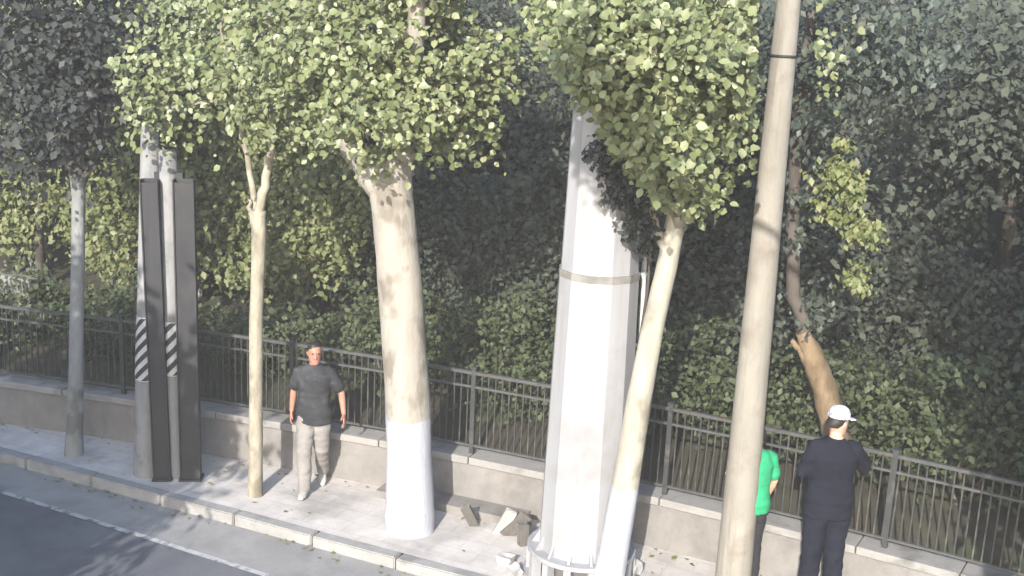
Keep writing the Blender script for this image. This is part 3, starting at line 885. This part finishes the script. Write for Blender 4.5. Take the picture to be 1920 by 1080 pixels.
# sunlit loose shrubs behind, on the left
GL = 'sunlit yellow green shrubs behind the hedge'
lit = [(-20.5, 5.0, 3.4, 'furthest left, out of the view'), (-18.2, 3.6, 3.6, 'just beyond the left edge of the view'), (-16.0, 3.2, 3.6, 'left of the grey tree trunk'), (-14.2, 3.0, 3.3, 'between the grey trunk and the striped poles'),
       (-12.5, 2.9, 3.3, 'between the striped poles and the thin young tree'), (-11.0, 2.9, 3.0, 'between the thin young tree and the thick white trunk')]
for i, (x, off, h, where) in enumerate(lit):
    rr = random.Random(40+i)
    bl = [(rr.uniform(-.3, .3), rr.uniform(-.3, .3), h*.5, .8, .7, h*.34), (.7, rr.uniform(-.3, .3), h*.62, .6, .6, h*.28), (-.7, rr.uniform(-.3, .3), h*.6, .6, .6, h*.28), (rr.uniform(-.4, .4), .0, h*.92, .7, .7, h*.22), (rr.uniform(-.5, .5), -.3, h*.3, .7, .5, h*.2)]
    shrub('tall_shrub', 'tall sunlit yellow green shrub ' + where, 'shrub', x, off, bl, 'leaf_shrub', 560, 24, .17, .095, 140+i, GL, 4, 'bark_pale' if i == 1 else 'bark_grey', sunw=1.0, shell=.18)

def park_tree(label, x, off, h_crown, blobs, mat, ncl, per, spread, size, seed, trunk_r=.14, group='trees in the park behind the railing', lean=(0, 0), shape=(SIMPLE_V, SIMPLE_F), tmat='bark_dark', sunw=.4, name='park_tree', droop=.8):
    z0 = ground_z(off)
    c = W(x, off, z0)
    t = thing(name, label, 'tree', c, group)
    topp = np.array([c[0]+lean[0], c[1]+lean[1], z0+h_crown])
    limb(t, M[tmat], [c-np.array([0, 0, .2]), c*.5+topp*.5+np.array([.06, .03, 0]), topp], trunk_r, trunk_r*.55, seed, 'trunk', 10)
    for k, bl_ in enumerate(blobs[:4]):
        limb(t, M[tmat], [topp*.8+c*.2, topp+np.array([bl_[0]*.5, bl_[1]*.5, bl_[2]*.5]), topp+np.array(bl_[:3])], trunk_r*.4, .02, seed+k+1, 'limb', 6)
    B = [(topp[0]+a, topp[1]+b_, topp[2]+e, rx, ry, rz_) for a, b_, e, rx, ry, rz_ in blobs]
    C, fr, sz, rng = leafy('crown', t, None, B, ncl, per, spread, size, seed, sunw=sunw, droop=droop)
    put_leaves('crown', t, M[mat], C, fr, sz, rng, shape)
    return t
def crownset(seed, R, H):
    rr = random.Random(seed)
    return [(rr.uniform(-.7, .7)*R, rr.uniform(-.6, .6)*R, rr.uniform(-.35, .9)*H, R*rr.uniform(.5, .8), R*rr.uniform(.5, .8), H*rr.uniform(.35, .6)) for _ in range(7)]
trees = [(-23, 8, 3.2, 'leaf_park', 'dark tree at the back furthest left, out of the view'), (-20.5, 6.5, 3.0, 'leaf_park', 'dark tree at the back just beyond the left edge'), (-17.5, 6.8, 3.2, 'leaf_park', 'mid green tree at the back above the grey trunk'),
         (-14.6, 6.2, 3.0, 'leaf_park', 'mid green tree at the back above the thin young tree'), (-12.2, 5.6, 2.6, 'leaf_park', 'mid green tree at the back left of the thick white trunk'), (-9.6, 5.0, 2.2, 'leaf_wood', 'dark tree between the thick trunk and the white mast'),
         (-7.2, 4.6, 2.0, 'leaf_wood', 'dark tree at the back behind the leaning trunk'), (-5.4, 4.4, 2.0, 'leaf_wood', 'dark tree at the back behind the yellowish pole'), (-3.2, 4.6, 2.4, 'leaf_wood', 'dark tree at the back right of the man in the white cap'), (-.8, 4.2, 2.2, 'leaf_wood', 'dark tree just beyond the right edge of the view'),
         (1.6, 4.5, 2.2, 'leaf_wood', 'dark tree furthest right, out of the view')]
for i, (x, off, hc, mt, lab) in enumerate(trees):
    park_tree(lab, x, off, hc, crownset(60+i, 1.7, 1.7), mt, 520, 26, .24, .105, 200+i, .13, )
GB = 'sunlit big leaved trees over the left shrubs'
for i, (x, off, lab) in enumerate([(-19.6, 3.0, 'big leaved sunlit tree furthest left, out of the view'), (-17.4, 2.7, 'big leaved sunlit tree just beyond the left edge of the view'), (-15.2, 2.6, 'big leaved sunlit tree rising left of the grey trunk'), (-13.2, 2.5, 'big leaved sunlit tree rising behind the striped poles'), (-11.2, 2.9, 'big leaved sunlit tree between the thin young tree and the thick trunk')]):
    park_tree(lab, x, off, 3.3, crownset(90+i, 1.15, 1.0)+[(0, -.2, 1.2, 1.1, .9, 1.0)], 'leaf_big', 380, 24, .22, .095, 260+i, .07, GB, sunw=1.0)
# the sunlit leaning trunk behind the railing on the right, with bluish hanging leaves
base = W(-3.55, .75, .58)
t = thing('park_tree', 'crooked brown trunk lit by the sun, leaning behind the man in the white cap', 'tree', base, 'trees in the park behind the railing')
bl_pts = [(1574, 850, 50), (1560, 790, 46), (1548, 730, 46), (1532, 690, 45), (1517, 650, 38), (1504, 622, 26)]
trunk_from(t, base, bl_pts, M['bark_brown'], 12, .18, 31, 'trunk', .5)
limb(t, M['bark_brown'], [V(1518, 690, base), V(1500, 660, base), V(1486, 638, base)], .05, .025, 33)
limb(t, M['bark_dark'], [V(1508, 632, base), V(1494, 560, base)+_n*.1, V(1498, 400, base)+_n*.3, V(1520, 200, base)+_n*.4, V(1540, 20, base)+_n*.4], .075, .05, 34)  # upper stem's shade is put into a darker bark than the trunk
limb(t, M['bark_dark'], [V(1498, 420, base)+_n*.3, V(1545, 330, base)+_n*.1, V(1580, 250, base)], .04, .015, 35)
HB = [blob(1568, 300, base, -.25, .13, .15, .22), blob(1585, 370, base, -.25, .12, .15, .26), blob(1602, 430, base, -.25, .08, .1, .16), blob(1600, 510, base, -.2, .10, .12, .22), blob(1550, 350, base, -.1, .12, .15, .3)]
C, fr, sz, rng = leafy('hanging_leaves', t, None, HB, 48, 22, .06, .065, 38, droop=2.4, sunw=1.0)  # sunlit strands, their brightness put into a paler leaf colour than the crown
put_leaves('hanging_leaves', t, M['leaf_shrub'], C, fr, sz, rng)
B = [blob(1570, 330, base, .1, .28, .3, .55), blob(1540, 180, base, .1, .45, .5, .5), blob(1660, 120, base, .2, .6, .5, .45), blob(1590, 60, base, .1, .7, .6, .5), blob(1600, 500, base, .1, .16, .2, .35), blob(1545, 590, base, .1, .25, .25, .2), blob(1520, 420, base, .2, .25, .3, .4), blob(1730, 60, base, .3, .5, .5, .5)]
C, fr, sz, rng = leafy('crown', t, None, B, 150, 22, .13, .085, 36, droop=1.6)
put_leaves('crown', t, M['leaf_blue'], C, fr, sz, rng)
# the wooded bank at the back, one mass
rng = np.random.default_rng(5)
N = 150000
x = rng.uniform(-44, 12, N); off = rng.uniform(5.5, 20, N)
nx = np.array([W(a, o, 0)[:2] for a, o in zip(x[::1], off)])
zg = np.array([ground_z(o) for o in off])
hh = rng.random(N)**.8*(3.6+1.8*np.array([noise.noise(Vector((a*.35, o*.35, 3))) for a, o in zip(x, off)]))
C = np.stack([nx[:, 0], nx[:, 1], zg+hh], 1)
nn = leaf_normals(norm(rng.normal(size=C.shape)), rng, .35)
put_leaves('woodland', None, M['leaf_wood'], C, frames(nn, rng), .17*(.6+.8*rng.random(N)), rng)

# park path edging, sunlit, far left
led = thing('path_edging', 'pale sunlit stone edging of the park path at the far left', 'edging', W(-16, 2.3, .9))
for k in range(9):
    x = -20.4+k*.72
    for off, hgt in ((.75, .62), (1.5, .78)):
        p = W(x, off, ground_z(off)+hgt/2-.05)
        n = wall_n(x)
        MB().box(p, (.70, .22, hgt), math.atan2(n[1], n[0])-math.pi/2).build('edging_stone', M['ledge'], led, bevel=.02)

# fallen leaves along the kerb and wall
rng = np.random.default_rng(9)
NL = 260
lx = rng.uniform(-15, -2.5, NL)
where = rng.random(NL)
ly, lz = [], []
for a, q in zip(lx, where):
    if q < .45: ly.append(kerb_y(a)-.13-abs(rng.normal())*.12); lz.append(RZ+.018)
    elif q < .75: ly.append(max(wall_y(a)-.05-abs(rng.normal())*.12, kerb_y(a)+.1)); lz.append(.012)
    else: ly.append(rng.uniform(kerb_y(a)+.05, max(wall_y(a)-.1, kerb_y(a)+.1))); lz.append(.012)
C = np.stack([lx, ly, lz], 1)
nn = norm(np.array([0, 0, 1.])+.18*rng.normal(size=C.shape))
put_leaves('fallen_leaves', None, M['leaf_shrub'], C, frames(nn, rng, 0), .06*(.5+.8*rng.random(NL)), rng)

# ------------------------------------------------------------------ trees across the street throw the left shade; two more added as shade casters
GO = 'leafy trees on the near side of the street'
def near_tree(label, x, y, zc, blobs, seed, ncl=420, tr=.16, twig=None):
    c = np.array([x, y, 0.0])
    t = thing('street_tree', label, 'tree', c, GO)
    limb(t, M['bark_grey'], [c-np.array([0, 0, .2]), c+np.array([.05, 0, zc*.5]), c+np.array([0, 0, zc])], tr, tr*.6, seed, 'trunk', 10)
    B = [(x+a, y+b_, zc+e, rx, ry, rz_) for a, b_, e, rx, ry, rz_ in blobs]
    for k, bl_ in enumerate(B[:4]):
        limb(t, M['bark_grey'], [(x, y, zc*.8), (np.array([x, y, zc])+np.array(bl_[:3]))/2, bl_[:3]], tr*.4, .02, seed+k+1, 'limb', 6)
    C, fr, sz, rng = leafy('crown', t, None, B, ncl, 26, .3, .16, seed)
    p_ = project(C)
    keep = ~((p_[:, 2] > 0) & (p_[:, 0] > -30) & (p_[:, 0] < 1950) & (p_[:, 1] > -30) & (p_[:, 1] < 1110))
    C, sz, fr = C[keep], sz[keep], tuple(q_[keep] for q_ in fr)
    if twig:
        C2, fr2, sz2, _ = leafy('crown', t, None, twig, 90, 24, .07, .10, seed+5)
        C = np.concatenate([C, C2]); sz = np.concatenate([sz, sz2]); fr = tuple(np.concatenate([p_, q_]) for p_, q_ in zip(fr, fr2))
        limb(t, M['bark_grey'], [(x, y, zc*.9), (x-1.6, y+.1, zc+.1), (x-3, y+.3, zc+.35), tuple(twig[0][:3])], .07, .012, seed+9, 'limb', 6)
        keep = project(C)[:, 1] < -25
        C, sz, fr = C[keep], sz[keep], tuple(p_[keep] for p_ in fr)
    put_leaves('crown', t, M['leaf_big'], C, fr, sz, rng)
near_tree('leafy tree across the street, nearest to the left edge', -8.7, -10.2, 3.6, [(0, 0, .3, 1.3, 1.5, 2.0), (-.9, .3, .1, 1.1, 1.4, 1.7), (.5, 0, .6, .8, 1.2, 1.2), (0, -.3, -1.5, 1.4, 1.2, 1.2)], 301, 760)
near_tree('leafy tree across the street, second from the left edge', -12.2, -10.8, 2.8, [(0, 0, .2, 2.0, 1.7, 1.5), (-1.4, .3, .1, 1.5, 1.4, 1.4), (1.4, 0, .2, 1.5, 1.4, 1.4), (0, -.3, -1.0, 2.2, 1.2, 1.1)], 302, 900)
near_tree('leafy tree across the street, furthest along', -16.4, -11.4, 2.8, [(0, 0, .2, 2.0, 1.7, 1.5), (-1.4, .3, .1, 1.6, 1.4, 1.4), (1.6, 0, .2, 1.5, 1.4, 1.4), (0, -.3, -1.0, 2.4, 1.2, 1.1)], 303, 900)
near_tree('unseen leafy tree added by the kerb beyond the right edge to shade the right side', 0.9, -2.3, 3.4, [(0, 0, .6, 1.6, 1.5, 1.5), (-.5, .2, .3, 1.0, 1.0, 1.2), (.9, 0, .8, 1.5, 1.2, 1.5), (0, .4, 2.2, 1.7, 1.4, 1.2), (.2, .2, -1.2, 1.4, 1.0, 1.0), (1.9, 0, -.2, 1.4, 1.2, 1.6), (-1.5, 0, -.1, 1.0, .9, .9), (-1.2, .2, 1.2, .7, .8, .6)], 304, 1250)  # added out of view to darken the right side
near_tree('unseen leafy tree added at the near kerb, its limb over the street shaped to shade the mast', 0.7, -7.3, 6.6, [(.7, 0, 1.3, 1.1, 1.2, 1.0)], 305, 300,
          twig=[(-3.27, -6.85, 6.74, .2, .3, .2), (-3.10, -6.68, 6.35, .09, .2, .26), (-3.5, -7.0, 7.0, .25, .3, .22)])  # leaf clumps shaped and placed to throw shade on the mast

# ------------------------------------------------------------------ people
def ringset(mb, rings, n=20):
    """rings: (centre, u-vector, v-vector); closed loft with pointed ends"""
    vs, fs = [], []
    for c, u, v in rings:
        for k in range(n):
            th = 2*math.pi*k/n
            vs.append(Vector(c)+Vector(u)*math.cos(th)+Vector(v)*math.sin(th))
    for i in range(len(rings)-1):
        for k in range(n): fs.append((i*n+k, i*n+(k+1) % n, (i+1)*n+(k+1) % n, (i+1)*n+k))
    fs += [tuple(range(n-1, -1, -1)), tuple((len(rings)-1)*n+k for k in range(n))]
    mb.add(vs, fs)

def capsule(mb, pts, rad, n=14):
    pts = [Vector(p) for p in pts]
    a = (pts[0]-pts[1]).normalized(); z = (pts[-1]-pts[-2]).normalized()
    P = [pts[0]+a*rad[0]*.95, pts[0]+a*rad[0]*.7]+pts+[pts[-1]+z*rad[-1]*.7, pts[-1]+z*rad[-1]*.95]
    R = [rad[0]*.3, rad[0]*.72]+list(rad)+[rad[-1]*.72, rad[-1]*.3]
    mb.tube(P, R, n)

def torso_rings(mb, data, bend=None):
    rr = []
    for z, rx, ry, yo in data:
        rr.append(((0, yo, z), (rx, 0, 0), (0, ry, 0)))
    ringset(mb, rr, 24)

def fuse(mb, name, mat, parent, voxel, smooth=4, wrinkle=0.0, seed=0, scale=1.0):
    m = mb.mesh(name+'_raw')
    o = bpy.data.objects.new(name+'_raw', m)
    COL.objects.link(o)
    r = o.modifiers.new('r', 'REMESH'); r.mode = 'VOXEL'; r.voxel_size = voxel
    s = o.modifiers.new('s', 'SMOOTH'); s.iterations = smooth; s.factor = .5
    dg = bpy.context.evaluated_depsgraph_get()
    ev = o.evaluated_get(dg)
    me = bpy.data.meshes.new_from_object(ev)
    me.name = name
    COL.objects.unlink(o); bpy.data.objects.remove(o); bpy.data.meshes.remove(m)
    if wrinkle:
        nrm = [v.normal.copy() for v in me.vertices]
        for v, nv in zip(me.vertices, nrm):
            q = v.co.copy()
            d = noise.noise(Vector((q.x*9+seed, q.y*9, q.z*16)))+.6*noise.noise(Vector((q.x*5, q.y*5+seed, q.z*24)))
            v.co = q+nv*d*wrinkle
    if scale != 1.0:
        for v in me.vertices: v.co *= scale
    me.materials.clear(); me.materials.append(mat)
    me.polygons.foreach_set('use_smooth', [True]*len(me.polygons))
    me.update()
    ob = bpy.data.objects.new(name, me)
    COL.objects.link(ob)
    ob.parent = parent
    return ob

def hand(mb, w, d, palm, side):
    """five fingers on a palm: w wrist, d along the hand, palm the way it faces, side towards the thumb"""
    w, d = Vector(w), Vector(d).normalized()
    palm = Vector(palm); palm = (palm-d*palm.dot(d)).normalized()
    side = d.cross(palm)*(1 if d.cross(palm).dot(Vector(side)) > 0 else -1)
    ringset(mb, [(w-d*.02, side*.027, palm*.020), (w+d*.02, side*.034, palm*.018), (w+d*.06, side*.043, palm*.016), (w+d*.092, side*.042, palm*.013), (w+d*.10, side*.03, palm*.008)], 16)
    for o_, L, r in ((.033, .066, .0088), (.011, .074, .0092), (-.011, .069, .0088), (-.033, .054, .0078)):
        p0 = w+d*.085+side*o_
        dd = (d+side*o_*3+palm*.12).normalized()
        p1 = p0+dd*L*.45
        d2 = (dd+palm*.55).normalized(); p2 = p1+d2*L*.35
        d3 = (dd+palm*1.1).normalized(); p3 = p2+d3*L*.28
        capsule(mb, [p0, p1, p2, p3], [r*1.1, r, r*.95, r*.8], 8)
    t0 = w+d*.022+side*.026
    t1 = t0+(d*.65+side*.6+palm*.25).normalized()*.042
    t2 = t1+(d*.9+side*.2+palm*.35).normalized()*.03
    capsule(mb, [t0, t1, t2], [.0145, .0115, .009], 8)

def person(label, loc, facing, H, J, cloth, head_yaw=0.0, head_pitch=0.0, skin='skin', cap=False, cat='person'):
    k = H/1.72
    t = bpy.data.objects.new('person', None)
    t.location = tuple(float(a) for a in loc)
    t.rotation_euler = (0, 0, facing)
    t['local'] = 1
    COL.objects.link(t)
    del t['local']
    tag(t, label, cat)
    Hd = Matrix.Translation((0, .01, 1.50)) @ Matrix.Rotation(head_yaw, 4, 'Z') @ Matrix.Rotation(-head_pitch, 4, 'X') @ Matrix.Translation((0, -.01, -1.50))
    def hp(x, y, z): return Hd @ Vector((x, y, z))
    body = MB()
    torso = [(.80, .10, .09, 0), (.86, .155, .115, -.005), (.93, .168, .12, -.005), (1.02, .152, .108, 0), (1.10, .142, .10, .004), (1.22, .158, .11, .006), (1.32, .172, .115, .004), (1.39, .165, .102, 0), (1.44, .12, .08, -.004), (1.475, .07, .062, -.004)]
    torso_rings(body, torso)
    capsule(body, [(0, -.008, 1.42), (0, .0, 1.49), hp(0, .005, 1.53)], [.064, .056, .054])
    hr = [(1.488, .028, .026, .062), (1.503, .048, .055, .042), (1.53, .061, .078, .022), (1.565, .069, .091, .010), (1.60, .073, .097, .004), (1.635, .0755, .099, 0), (1.665, .073, .096, -.003), (1.69, .062, .083, -.005), (1.71, .040, .056, -.006), (1.719, .015, .02, -.006)]
    ringset(body, [(hp(0, yo, z), (Hd.to_3x3() @ Vector((rx, 0, 0))), (Hd.to_3x3() @ Vector((0, ry, 0)))) for z, rx, ry, yo in hr], 24)
    capsule(body, [hp(0, .098, 1.628), hp(0, .108, 1.605), hp(0, .117, 1.583)], [.008, .011, .013], 10)
    capsule(body, [hp(-.012, .103, 1.578), hp(.012, .103, 1.578)], [.009, .009], 8)
    capsule(body, [hp(-.045, .088, 1.648), hp(0, .098, 1.645), hp(.045, .088, 1.648)], [.008, .009, .008], 8)
    for s in (-1, 1):
        capsule(body, [hp(s*.076, -.008, 1.625), hp(s*.080, -.006, 1.605), hp(s*.075, .0, 1.582)], [.010, .013, .009], 8)
    for s, n_ in ((-1, 'L'), (1, 'R')):
        sh = Vector((s*.172, -.005, 1.378)); el, wr = Vector(J['elbow'+n_]), Vector(J['wrist'+n_])
        capsule(body, [Vector((s*.11, -.005, 1.375)), sh, sh.lerp(el, .35), sh.lerp(el, .75), el, el.lerp(wr, .25), el.lerp(wr, .7), wr], [.044, .050, .047, .041, .037, .039, .031, .025])
        hand(body, wr, wr-el, J['palm'+n_], J['thumb'+n_])
        hipp = Vector((s*.09, 0, .90)); kn, an = Vector(J['knee'+n_]), Vector(J['ankle'+n_])
        capsule(body, [hipp, hipp.lerp(kn, .4), hipp.lerp(kn, .8), kn, kn.lerp(an, .3), kn.lerp(an, .7), an], [.088, .080, .062, .054, .055, .042, .037])
        fd = Vector(J['toe'+n_]).normalized()
        capsule(body, [an-fd*.04+Vector((0, 0, -.03)), an+fd*.05+Vector((0, 0, -.04)), an+fd*.13+Vector((0, 0, -.052))], [.034, .034, .026])
    fuse(body, 'body', M[skin], t, .0062, 3, scale=k)
    # clothes
    c = cloth
    top = MB()
    g = c.get('fit', .022)
    hem = c['hem']
    ts = [(hem, .176+g*.8, .128+g*.8, 0), (hem+.03, .176+g*.8, .128+g*.8, 0)]+[(z, rx+g, ry+g, yo) for z, rx, ry, yo in torso if z > hem+.05 and z < 1.38]+[(1.405, .165, .108, -.002), (1.44, .135, .098, -.004), (1.462, .095, .082, -.004), (1.478, .074, .072, -.002)]
    torso_rings(top, ts)
    capsule(top, [(-.165, -.005, 1.386), (0, -.005, 1.40), (.165, -.005, 1.386)], [.066, .066, .066])
    for s, n_ in ((-1, 'L'), (1, 'R')):
        sh = Vector((s*.172, -.005, 1.378)); el, wr = Vector(J['elbow'+n_]), Vector(J['wrist'+n_])
        if c['sleeve'] == 'short':
            capsule(top, [Vector((s*.10, -.005, 1.385)), sh, sh.lerp(el, .4), sh.lerp(el, .72)], [.066, .072, .071, .071])
        else:
            capsule(top, [Vector((s*.11, -.005, 1.39)), sh, sh.lerp(el, .45), el, el.lerp(wr, .5), el.lerp(wr, .9)], [.070, .074, .068, .060, .056, .050])
    fuse(top, c['top_name'], M[c['top']], t, .010, 4, .008, 3+H*7, k)
    leg = MB()
    torso_rings(leg, [(.80, .11, .10, 0), (.84, .168, .128, -.005), (.92, .178, .130, -.005), (1.0, .165, .12, 0), (1.03, .158, .115, 0)])
    for s, n_ in ((-1, 'L'), (1, 'R')):
        hipp = Vector((s*.088, 0, .90)); kn, an = Vector(J['knee'+n_]), Vector(J['ankle'+n_])
        w_ = c.get('leg', 1.0)
        capsule(leg, [hipp, hipp.lerp(kn, .4), kn, kn.lerp(an, .5), kn.lerp(an, .97)], [.098, .094*w_, .076*w_, .070*w_, .066*w_])
    fuse(leg, 'trousers', M[c['legs']], t, .010, 4, .009, 9+H*3, k)
    for n_ in 'LR':
        an = Vector(J['ankle'+n_]); fd = Vector(J['toe'+n_]).normalized(); sd = fd.cross(Vector((0, 0, 1)))
        b_ = MB()
        zb = an.z-.08
        ringset(b_, [(an-fd*.085+Vector((0, 0, -.045)), sd*.02, Vector((0, 0, .028))), (an-fd*.06+Vector((0, 0, -.038)), sd*.036, Vector((0, 0, .04))), (an+fd*.03+Vector((0, 0, -.035)), sd*.044, Vector((0, 0, .043))),
                     (an+fd*.12+Vector((0, 0, -.048)), sd*.048, Vector((0, 0, .031))), (an+fd*.175+Vector((0, 0, -.055)), sd*.03, Vector((0, 0, .02)))], 16)
        fuse(b_, 'shoe', M[c['shoe']], t, .008, 2, scale=k)
    # hair, eyes, lips
    hb = MB()
    hrr = [(1.56, .055, .040, -.062), (1.59, .072, .066, -.042), (1.63, .0795, .084, -.026), (1.665, .0785, .091, -.016), (1.695, .068, .085, -.008), (1.718, .044, .060, -.008), (1.727, .015, .02, -.008)]
    ringset(hb, [(hp(0, yo, z), (Hd.to_3x3() @ Vector((rx, 0, 0))), (Hd.to_3x3() @ Vector((0, ry, 0)))) for z, rx, ry, yo in hrr], 24)
    fuse(hb, 'hair', M['hair'], t, .007, 2, .010, 2, k)
    for s in (-1, 1):
        e = MB(); capsule(e, [hp(s*.036, .0885, 1.628), hp(s*.028, .0915, 1.628)], [.0075, .0085], 8); fuse(e, 'eye', M['eye_dark'], t, .003, 1, scale=k)
    e = MB(); capsule(e, [hp(-.02, .088, 1.545), hp(0, .0955, 1.545), hp(.02, .088, 1.545)], [.005, .0075, .005], 8); fuse(e, 'lips', M['lip'], t, .0035, 1, scale=k)
    if cap:
        cb = MB()
        ringset(cb, [(hp(0, yo, z), (Hd.to_3x3() @ Vector((rx, 0, 0))), (Hd.to_3x3() @ Vector((0, ry, 0)))) for z, rx, ry, yo in
                     [(1.645, .088, .110, -.006), (1.66, .090, .112, -.006), (1.70, .084, .105, -.006), (1.735, .064, .082, -.006), (1.752, .034, .044, -.006), (1.757, .01, .012, -.006)]], 28)
        fuse(cb, 'cap', M['cap'], t, .007, 2, scale=k)
        br = MB()
        vs = []
        for zo in (.0, .008):
            for i in range(13):
                a = math.pi*(.12+.76*i/12)
                vs.append(hp(.086*math.cos(a), .105*math.sin(a)-.006, 1.655+zo))
            for i in range(13):
                a = math.pi*(.12+.76*i/12)
                vs.append(hp(.086*math.cos(a), .105+.078*math.sin(a)**.7 if i not in (0, 12) else .07, 1.640+zo))
        fs = []
        for i in range(12):
            fs += [(i, i+1, 13+i+1, 13+i), (26+13+i, 26+13+i+1, 26+i+1, 26+i), (13+i, 13+i+1, 39+i+1, 39+i), (26+i, 26+i+1, i+1, i)]
        fs += [(0, 13, 39, 26), (12, 38, 51, 25)]
        br.add([v*k for v in vs], fs)
        m_ = br.mesh('cap_brim'); m_.materials.append(M['cap'])
        o = bpy.data.objects.new('cap_brim', m_); COL.objects.link(o); o.parent = t
    return t

def face_to(vec): return math.atan2(-vec[0], vec[1])
# man walking towards the viewer
b = G(588, 916)
J = dict(elbowL=(-.295, -.04, 1.14), wristL=(-.345, .12, .94), palmL=(.8, -.2, 0), thumbL=(0, 1, 0),
         elbowR=(.245, -.10, 1.13), wristR=(.265, -.08, .89), palmR=(-1, -.1, 0), thumbR=(0, 1, 0),
         kneeL=(-.085, .0, .49), ankleL=(-.07, -.24, .13), toeL=(-.1, 1, -.35),
         kneeR=(.085, .15, .49), ankleR=(.07, .20, .075), toeR=(.1, 1, .05))
tocam = CAM-b
person('man in charcoal T-shirt and grey trousers walking beside the low wall', b, face_to(tocam)-.15, 1.72, J,
       dict(top='shirt_dark', top_name='shirt', sleeve='short', hem=.80, legs='trouser_grey', shoe='shoe_pale', leg=1.12, fit=.032), .25, .12, 'skin_red')
# person in green, half hidden by the yellowish pole
b = G(1421, 1098)
b = W(b[0]-.17, -.27, 0)
J2 = dict(elbowL=(-.24, .06, 1.13), wristL=(-.14, .24, 1.08), palmL=(.5, 0, .6), thumbL=(0, .3, 1),
          elbowR=(.245, .0, 1.12), wristR=(.235, .10, .90), palmR=(-1, 0, 0), thumbR=(0, 1, 0),
          kneeL=(-.09, .02, .48), ankleL=(-.10, 0, .08), toeL=(-.2, 1, 0), kneeR=(.09, .02, .48), ankleR=(.10, 0, .08), toeR=(.2, 1, 0))
person('person in bright green T-shirt and black trousers half hidden behind the pole', b, face_to(_n)+.35, 1.63, J2,
       dict(top='shirt_green', top_name='shirt', sleeve='short', hem=.82, legs='trouser_black', shoe='shoe', fit=.03), .3, .25)
# man in navy with a white cap, seen from behind, on a stone step
b = G(1562, 1140)
b = W(b[0]-.17, -.36, 0)
st = MB().box((b[0], b[1], .07), (.7, .42, .14), 0).build('stone_step', M['kerb'], None, bevel=.012)
tag(st, 'low stone step under the feet of the man in the white cap', 'step')
J3 = dict(elbowL=(-.245, .05, 1.13), wristL=(-.11, .26, 1.08), palmL=(.6, 0, .4), thumbL=(0, .3, 1),
          elbowR=(.315, .09, 1.16), wristR=(.365, .33, 1.20), palmR=(0, .2, -1), thumbR=(-1, .2, 0),
          kneeL=(-.095, .01, .48), ankleL=(-.11, 0, .08), toeL=(-.2, 1, 0), kneeR=(.095, .01, .48), ankleR=(.11, 0, .08), toeR=(.2, 1, 0))
person('man in navy jacket and trousers with a white cap, seen from behind', (b[0], b[1], .14), face_to(_n)+.05, 1.84, J3,
       dict(top='navy', top_name='jacket', sleeve='long', hem=.76, legs='navy', shoe='shoe', leg=1.25, fit=.05), -.95, .18, cap=True)

# ------------------------------------------------------------------ thin haze volume added over street and park to lift the shadows
hm = bpy.data.materials.new('added_haze'); hm.use_nodes = True
hn = hm.node_tree; hn.nodes.clear()
ho = hn.nodes.new('ShaderNodeOutputMaterial'); hv = hn.nodes.new('ShaderNodeVolumePrincipled')
hv.inputs['Color'].default_value = (.98, .94, .90, 1); hv.inputs['Density'].default_value = HAZE
hn.links.new(hv.outputs[0], ho.inputs['Volume'])
kind(MB().box((-8, -6, 6.25), (150, 130, 14.7)).build('added_haze', hm), 'stuff')
